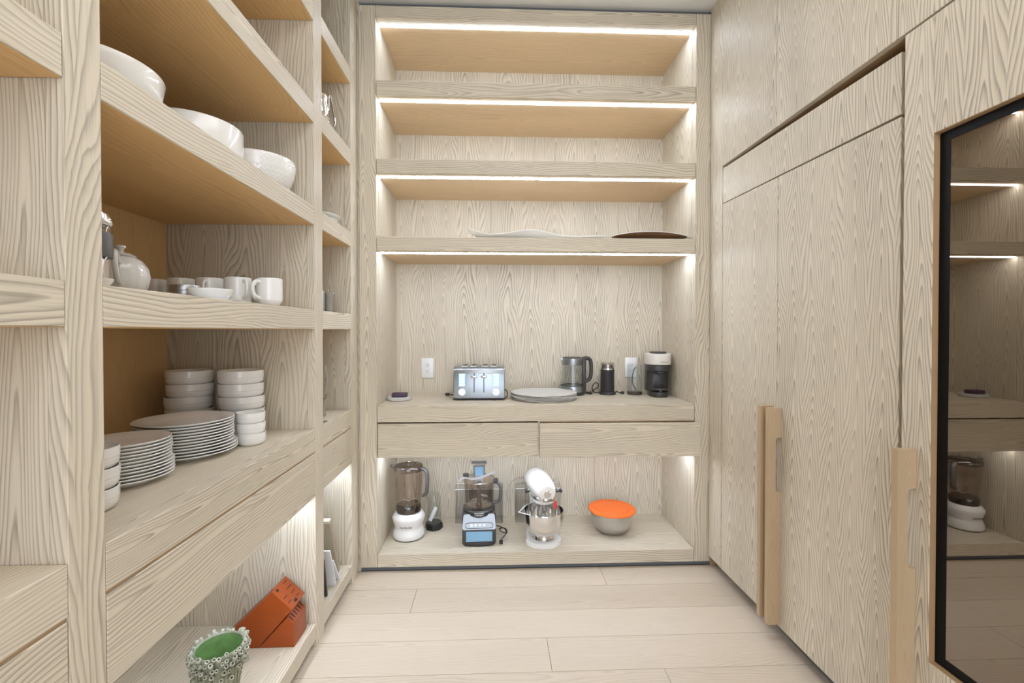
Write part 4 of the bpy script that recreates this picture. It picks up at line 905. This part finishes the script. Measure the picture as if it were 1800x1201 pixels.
copy_tree(m0, 'white mug directly behind the round tin', (-1.045, 1.560, S1), R(-65))
copy_tree(m0, 'white mug deepest at the back, just right of the teapot', (-1.150, 1.585, S1), R(-100))
t = thing('round_tin', 'round two-part silver tin on the eye-level shelf', 'tin', (-0.895, 1.350, S1))
F(lathe([(0, 0), (0.034, 0), (0.0355, 0.002), (0.0355, 0.032), (0, 0.032)], 48), 'tin_body', 'tin', t)
F(lathe([(0, 0.0325), (0.0372, 0.0325), (0.0375, 0.034), (0.0375, 0.047), (0.0365, 0.0485), (0.034, 0.0475), (0, 0.0475)], 48), 'tin_lid', 'tin', t)
bm = bmesh.new()
pp = [(-0.005, -0.145), (0.008, -0.06), (0.004, 0.10), (-0.030, 0.145), (-0.075, 0.10), (-0.070, -0.11)]
prism(pp, 'z', 0.0, 0.0012, bm); 
for v in bm.verts: v.co.z += 0.004 * max(0, v.co.y - 0.05) / 0.1 * (1 if v.co.x > -0.04 else 0.2)
o = F(bm, 'paper_sheet', 'paper', None, False); o.location = (-0.716, 1.262, S1 + 0.0004); tag(o, 'loose white paper lying under the shallow dish at the shelf edge', 'paper')
t = thing('shallow_dish', 'shallow white dish standing on paper at the shelf edge', 'dish', (-0.768, 1.262, S1 + 0.0022))
F(lathe([(0, 0.0008), (0.036, 0.0), (0.038, 0.001), (0.052, 0.018), (0.0545, 0.026), (0.0535, 0.0275), (0.051, 0.026), (0.048, 0.018), (0.036, 0.005), (0, 0.004)], 52), 'dish_body', 'white', t)
o = F(prism([(-0.05, -0.04), (0.03, -0.03), (0.035, 0.02), (-0.03, 0.03)], 'z', 0, 0.001), 'paper_scrap', 'paper', None, False); o.rotation_euler = (0, 0, R(25)); o.location = (-0.752, 1.070, S1 + 0.0004)
tag(o, 'small flat paper scrap in front of the teapot', 'paper')

# upper shelf: large serving bowls
t = thing('serving_plate', 'wide white serving plate under the nearest large bowl', 'plate', (-0.920, 1.115, S2))
F(lathe([(0, 0.001), (0.085, 0), (0.088, 0.002), (0.158, 0.018), (0.164, 0.022), (0.162, 0.024), (0.155, 0.022), (0.088, 0.008), (0, 0.006)], 80), 'plate_body', 'white', t)
t = thing('serving_bowl', 'large rounded white bowl standing on the serving plate, upper shelf', 'bowl', (-0.930, 1.092, S2 + 0.0085))
F(lathe([(0, 0.0008), (0.070, 0), (0.078, 0.002), (0.112, 0.030), (0.130, 0.070), (0.137, 0.112), (0.1355, 0.115), (0.1335, 0.112), (0.126, 0.070), (0.108, 0.033), (0.075, 0.008), (0, 0.006)], 80), 'bowl_body', 'white', t)
t = thing('serving_bowl', 'straight-sided white serving bowl in the middle of the upper shelf', 'bowl', (-0.912, 1.424, S2))
F(lathe([(0, 0.001), (0.112, 0), (0.124, 0.004), (0.129, 0.014), (0.1300, 0.132), (0.1285, 0.1345), (0.1265, 0.132), (0.125, 0.016), (0.118, 0.008), (0, 0.006)], 80), 'bowl_body', 'white', t)
t = thing('serving_bowl', 'white bowl with diamond-textured outside, far end of the upper shelf', 'bowl', (-0.848, 1.677, S2))
bm = lathe([(0, 0.001), (0.050, 0.0), (0.056, 0.002)] + [(0.056 + 0.062 * math.sin(q * math.pi / 2 / 26) ** 0.8, 0.003 + 0.125 * (q / 26) ** 1.35) for q in range(1, 27)] + [(0.1165, 0.1295), (0.1145, 0.127), (0.105, 0.07), (0.075, 0.02), (0.05, 0.008), (0, 0.006)], 144)
k = 0
for v in bm.verts:
    rr = math.hypot(v.co.x, v.co.y); z = v.co.z
    if 0.006 < z < 0.124 and rr > 0.058 + 0.5 * z - 0.012:
        a = math.atan2(v.co.y, v.co.x); d = abs(math.sin(18 * a + z * 190)) * abs(math.sin(18 * a - z * 190))
        q = 1 + (0.0048 * (d ** 0.6) - 0.0015) / rr
        v.co.x *= q; v.co.y *= q
F(bm, 'bowl_body', 'white', t)

# knife block in the lit niche
t = thing('knife_block', 'empty cherry-stained wooden knife block leaning at the right of the lit niche', 'knife block', (-0.85, 1.715, LB))
bm = prism([(-1.015, 0.0958), (-0.8545, 0.0958), (-0.732, 0.232), (-0.804, 0.299)], 'y', 1.660, 1.770, bev=0.0025, seg=2)
finish(bm, 'slanted_block', M['cherry'], t, True)
bm = prism([(-0.8515, 0.0958), (-0.726, 0.0958), (-0.7285, 0.182), (-0.752, 0.2050)], 'y', 1.661, 1.769, bev=0.0025, seg=2)
finish(bm, 'front_block', M['cherry'], t, True)
ex = Vector((-0.804 + 0.732, 0, 0.299 - 0.232)); Lf = ex.length; ex.normalize(); nrm = Vector((0.067, 0, 0.072)).normalized()
base = Vector((-0.732, 1.66, 0.232))
def slot(s, yy, ls, ly):
    c = base + ex * s; b0 = B(-ls / 2, ls / 2, -ly / 2, ly / 2, -0.0002, 0.0006)
    mm = Matrix(((ex.x, 0, nrm.x, c.x), (0, 1, 0, c.y + yy), (ex.z, 0, nrm.z, c.z), (0, 0, 0, 1)))
    finish(xf(b0, mm), 'knife_slot', M['slot'], t)
for s, yy, ls, ly in ((0.086, 0.082, 0.003, 0.026), (0.062, 0.078, 0.003, 0.034), (0.040, 0.076, 0.003, 0.028), (0.018, 0.078, 0.003, 0.018),
                      (0.086, 0.024, 0.010, 0.014), (0.048, 0.026, 0.003, 0.026), (0.026, 0.024, 0.003, 0.022), (0.012, 0.050, 0.011, 0.018)):
    slot(s, yy, ls, ly)
for k in range(6):
    c = Vector((-0.741, 1.672 + 0.0172 * k, 0.1945)); d = Vector((-0.0235, 0, 0.023)).normalized(); n2_ = Vector((0.023, 0, 0.0235)).normalized()
    b0 = B(-0.010, 0.010, -0.002, 0.002, -0.0002, 0.0008)
    finish(xf(b0, Matrix(((d.x, 0, n2_.x, c.x), (0, 1, 0, c.y), (d.z, 0, n2_.z, c.z), (0, 0, 0, 1)))), 'steak_knife_slot', M['slot'], t)

# barnacle vase
M['hole'] = plain('barnacle opening', (0.10, 0.095, 0.06, 1), 0.5)
M['barn'] = plain('barnacle glaze', (0.52, 0.52, 0.40, 1), 0.35, coat=0.2, vary=0.5, bscale=160)
t = thing('barnacle_vase', 'sage green vase crusted with small barnacle tubes around its rim', 'vase', (-0.822, 1.378, LB))
F(lathe([(0, 0.0), (0.036, 0.0), (0.040, 0.003), (0.041, 0.012), (0.048, 0.07), (0.056, 0.13), (0.062, 0.180), (0.0655, 0.205), (0.0635, 0.209), (0.0605, 0.206), (0.0600, 0.2045)], 64, rf=lambda a, z: 1 + 0.022 * math.sin(13 * a + z * 40) * (1 - z * 3)), 'vase_body', 'celadon', t)
F(lathe([(0.0598, 0.204), (0.0535, 0.186), (0.043, 0.13), (0.034, 0.08), (0.024, 0.060), (0, 0.055)], 56, rf=lambda a, z: 1 + 0.02 * math.sin(5 * a + z * 60)), 'inside_glaze', 'green', t)
rb = random.Random(11); proto = None
def barnacle():
    o_ = F(lathe([(0.0028, -0.006), (0.0042, -0.001), (0.0058, 0.005), (0.0056, 0.0095), (0.0044, 0.0115), (0.0026, 0.0110), (0.0019, 0.0085), (0, 0.0070)], 10), 'barnacle', 'barn', t)
    o_.data.materials.append(M["hole"])
    for p_ in o_.data.polygons:
        if max(math.hypot(o_.data.vertices[i].co.x, o_.data.vertices[i].co.y) for i in p_.vertices) < 0.0027 and p_.center.z > 0.006: p_.material_index = 1
    return o_
spec = [(25, 0.2015, 0.0675, 42), (25, 0.190, 0.0695, 62), (24, 0.174, 0.0665, 78), (20, 0.156, 0.0625, 88), (13, 0.136, 0.0585, 95)]
for n, z, rr, tilt in spec:
    for k in range(n):
        if n < 22 and rb.random() < 0.22: continue
        a = 2 * math.pi * (k + rb.uniform(-0.3, 0.3)) / n
        if proto is None: proto = barnacle(); o = proto
        else: o = proto.copy(); COL.objects.link(o)
        s_ = rb.uniform(0.95, 1.35); o.scale = (s_, s_, s_ * rb.uniform(0.9, 1.3))
        o.location = ((rr + rb.uniform(-0.001, 0.002)) * math.cos(a), (rr + rb.uniform(-0.001, 0.002)) * math.sin(a), z + rb.uniform(-0.004, 0.004))
        d = Vector((math.cos(a), math.sin(a), 0)) * math.sin(R(tilt + rb.uniform(-14, 14))) * 0.8 + Vector((0, 0, math.cos(R(tilt * 0.72)))) + Vector((rb.uniform(-.2, .2), rb.uniform(-.2, .2), 0))
        o.rotation_euler = d.to_track_quat('Z', 'Y').to_euler()
for k in range(26):
    a = 2 * math.pi * k / 26
    pts = [(rr * math.cos(a + tw), rr * math.sin(a + tw), z) for rr, z, tw in ((0.0425, 0.020, 0.0), (0.0500, 0.075, 0.05), (0.0565, 0.12, -0.03), (0.0620, 0.160 + 0.01 * rb.random(), 0.03))]
    F(tube(smoothpath(pts, 3), 0.0032, seg=6, radii=[0.0015 + 0.0026 * i / 9 for i in range(10)]), 'stalk', 'celadon', t)

M['heavy'] = glass('thick glass base', (0.70, 0.74, 0.75, 1), refl=0.2, edge=0.6)
M['crystal'] = glass('drinking glass', (0.93, 0.94, 0.94, 1), refl=0.08, edge=0.95)
# ================================================================ left shelving, far narrow bay
t = thing('creamer', 'silver creamer with an ornate scrolled handle, high in the far bay', 'creamer', (-0.772, 2.035, S3))
F(lathe([(0, 0), (0.030, 0), (0.032, 0.003), (0.024, 0.010), (0.026, 0.020), (0.040, 0.045), (0.043, 0.075), (0.038, 0.105), (0.036, 0.130), (0.041, 0.148), (0.0395, 0.150), (0.034, 0.132), (0.036, 0.105), (0.041, 0.075), (0.036, 0.045), (0, 0.024)], 48), 'body', 'silver', t)
F(tube(smoothpath([(0.012, 0.038, 0.060), (0.014, 0.080, 0.078), (0.014, 0.120, 0.068), (0.012, 0.160, 0.085), (0.010, 0.176, 0.125), (0.010, 0.150, 0.165), (0.010, 0.118, 0.205), (0.010, 0.096, 0.195), (0.012, 0.085, 0.150), (0.013, 0.070, 0.115), (0.012, 0.046, 0.120), (0.012, 0.036, 0.125)]), 0.0052, seg=10), 'handle', 'silver', t)
for k, (y, z, r0) in enumerate(((0.062, 0.062, 0.010), (0.082, 0.052, 0.009), (0.104, 0.044, 0.010), (0.124, 0.040, 0.008), (0.078, 0.084, 0.008), (0.055, 0.100, 0.007))):
    b0 = bmesh.new(); bmesh.ops.create_icosphere(b0, subdivisions=2, radius=r0)
    for v in b0.verts: v.co *= 1 + 0.22 * math.sin(v.co.x * 900 + k) * math.cos(v.co.z * 800)
    F(xf(b0, Matrix.Translation((0.014, y, z))), 'scroll_ornament', 'silver', t)
F(prism([(0.02, 0.0), (0.03, 0.0), (0.03, 0.006), (0.02, 0.006)], 'z', 0.0, 0.001), 'x', 'silver', t) if False else None
def rim_plate(r, h): return [(0, 0.001), (r * 0.55, 0), (r * 0.6, 0.002), (r * 0.98, h * 0.85), (r, h * 0.95), (r * 0.99, h), (r * 0.95, h * 0.97), (r * 0.6, 0.006), (0, 0.005)]
tag(F(lathe(rim_plate(0.088, 0.028), 64), 'deep_plate', 'white', None), 'lower white deep plate of the pair in the far narrow bay', 'plate', 'two deep plates in the far bay').location = (-0.812, 2.130, S2)
tag(F(lathe(rim_plate(0.097, 0.024), 64), 'deep_plate', 'white', None), 'upper white deep plate of the pair in the far narrow bay', 'plate', 'two deep plates in the far bay').location = (-0.812, 2.136, S2 + 0.0235)
ribf = lambda a, z: 1 + 0.016 * abs(math.sin(16 * a))
def tumbler(x, y, z, r, h, label, grp, rf=None, taper=0.85, mat='crystal'):
    t = thing('tumbler', label, 'glass', (x, y, z), 0, grp)
    F(lathe([(0, 0), (r * taper * 0.9, 0), (r * taper, 0.003), (r * (taper + (1 - taper) * .4), h * 0.4), (r, h - 0.001), (r - 0.001, h), (r - 0.0022, h - 0.001), (r * taper - 0.002, 0.014), (0, 0.011)], 64, rf=rf), 'glass_wall', mat, t)
    F(lathe([(0, 0.0005), (r * taper * 0.86, 0.0005), (r * taper * 0.86, 0.0100), (0, 0.0100)], 32), 'thick_base', 'heavy', t)
M['rib'] = glass('ribbed glass', (0.90, 0.91, 0.92, 1), refl=0.14, edge=0.7)
tumbler(-0.755, 2.025, S1, 0.041, 0.092, 'ribbed glass tumbler, nearer of the two in the far bay', 'ribbed tumblers in the far bay', ribf, 0.96, 'rib')
tumbler(-0.765, 2.130, S1, 0.041, 0.090, 'ribbed glass tumbler, farther of the two in the far bay', 'ribbed tumblers in the far bay', ribf, 0.96, 'rib')
t = thing('wine_glass', 'stemmed wine glass standing in front of two tumblers in the far bay', 'glass', (-0.737, 1.937, CT))
F(lathe([(0.0035, 0.098), (0.012, 0.106), (0.027, 0.126), (0.0345, 0.152), (0.033, 0.190), (0.026, 0.238), (0.0252, 0.238), (0.0318, 0.190), (0.0332, 0.152), (0.025, 0.127), (0.008, 0.108), (0, 0.1045)], 48), 'bowl', 'crystal', t)
F(lathe([(0, 0), (0.031, 0), (0.032, 0.0015), (0.012, 0.004), (0.0035, 0.010), (0.003, 0.05), (0.0034, 0.0975), (0, 0.0975)], 40), 'stem', 'heavy', t)
tumbler(-0.764, 2.001, CT, 0.030, 0.088, 'small clear tumbler just behind the wine glass', 'clear tumblers in the far bay', None, 0.70)
tumbler(-0.782, 2.070, CT, 0.034, 0.092, 'clear tumbler farthest back behind the wine glass', 'clear tumblers in the far bay', None, 0.72)
# boards and white sheets leaning in the lower niche
def lean(name, label, cat, x0, x1, yb, yt, zt, th, mat, cap=None, group=None):
    bm = bmesh.new(); n = Vector((0, zt - LB, -(yt - yb))).normalized()
    L = math.hypot(yt - yb, zt - LB); d = Vector((0, (yt - yb) / L, (zt - LB) / L)); nn = Vector((0, -d.z, d.y))
    def bx(l0, l1, bm):
        A = []
        for x in (x0, x1):
            for l, q in ((l0, 0), (l1, 0), (l1, 1), (l0, 1)):
                p = Vector((x, yb, LB + 0.0006)) + d * l - nn * th * q
                if l == 0 and q == 0: pass
                A.append(bm.verts.new(p + Vector((0, 0, max(0, -(-nn * th * 1).z) * 1))))
        a = A
        for f in ((0, 1, 2, 3), (7, 6, 5, 4), (0, 4, 5, 1), (1, 5, 6, 2), (2, 6, 7, 3), (3, 7, 4, 0)): bm.faces.new([a[i] for i in f])
        return bm
    t = thing(name, label, cat, ((x0 + x1) / 2, yb, LB), 0, group)
    if cap:
        finish(bx(0, L * 0.955, bmesh.new()), 'panel', M[mat], t); finish(bx(L * 0.9555, L, bmesh.new()), 'end_cap', M[cap], t)
    else: finish(bx(0, L, bmesh.new()), 'panel', M[mat], t)
lean('serving_board', 'weathered wooden board with a pale end, leaning in the far lower niche', 'board', -0.98, -0.742, 2.175, 2.058, 0.385, 0.020, 'board', 'boardtop')
lean('white_tray', 'shorter white tray leaning against the weathered board', 'tray', -0.94, -0.716, 2.112, 2.036, 0.218, 0.006, 'paper')
lean('white_tray', 'taller white tray leaning in front of the shorter one', 'tray', -0.94, -0.714, 2.060, 1.988, 0.285, 0.006, 'paper')
lean('dark_tray', 'dark thin tray leaning nearest the upright post in the lower niche', 'tray', -0.93, -0.722, 1.975, 1.940, 0.268, 0.008, 'charcoal')
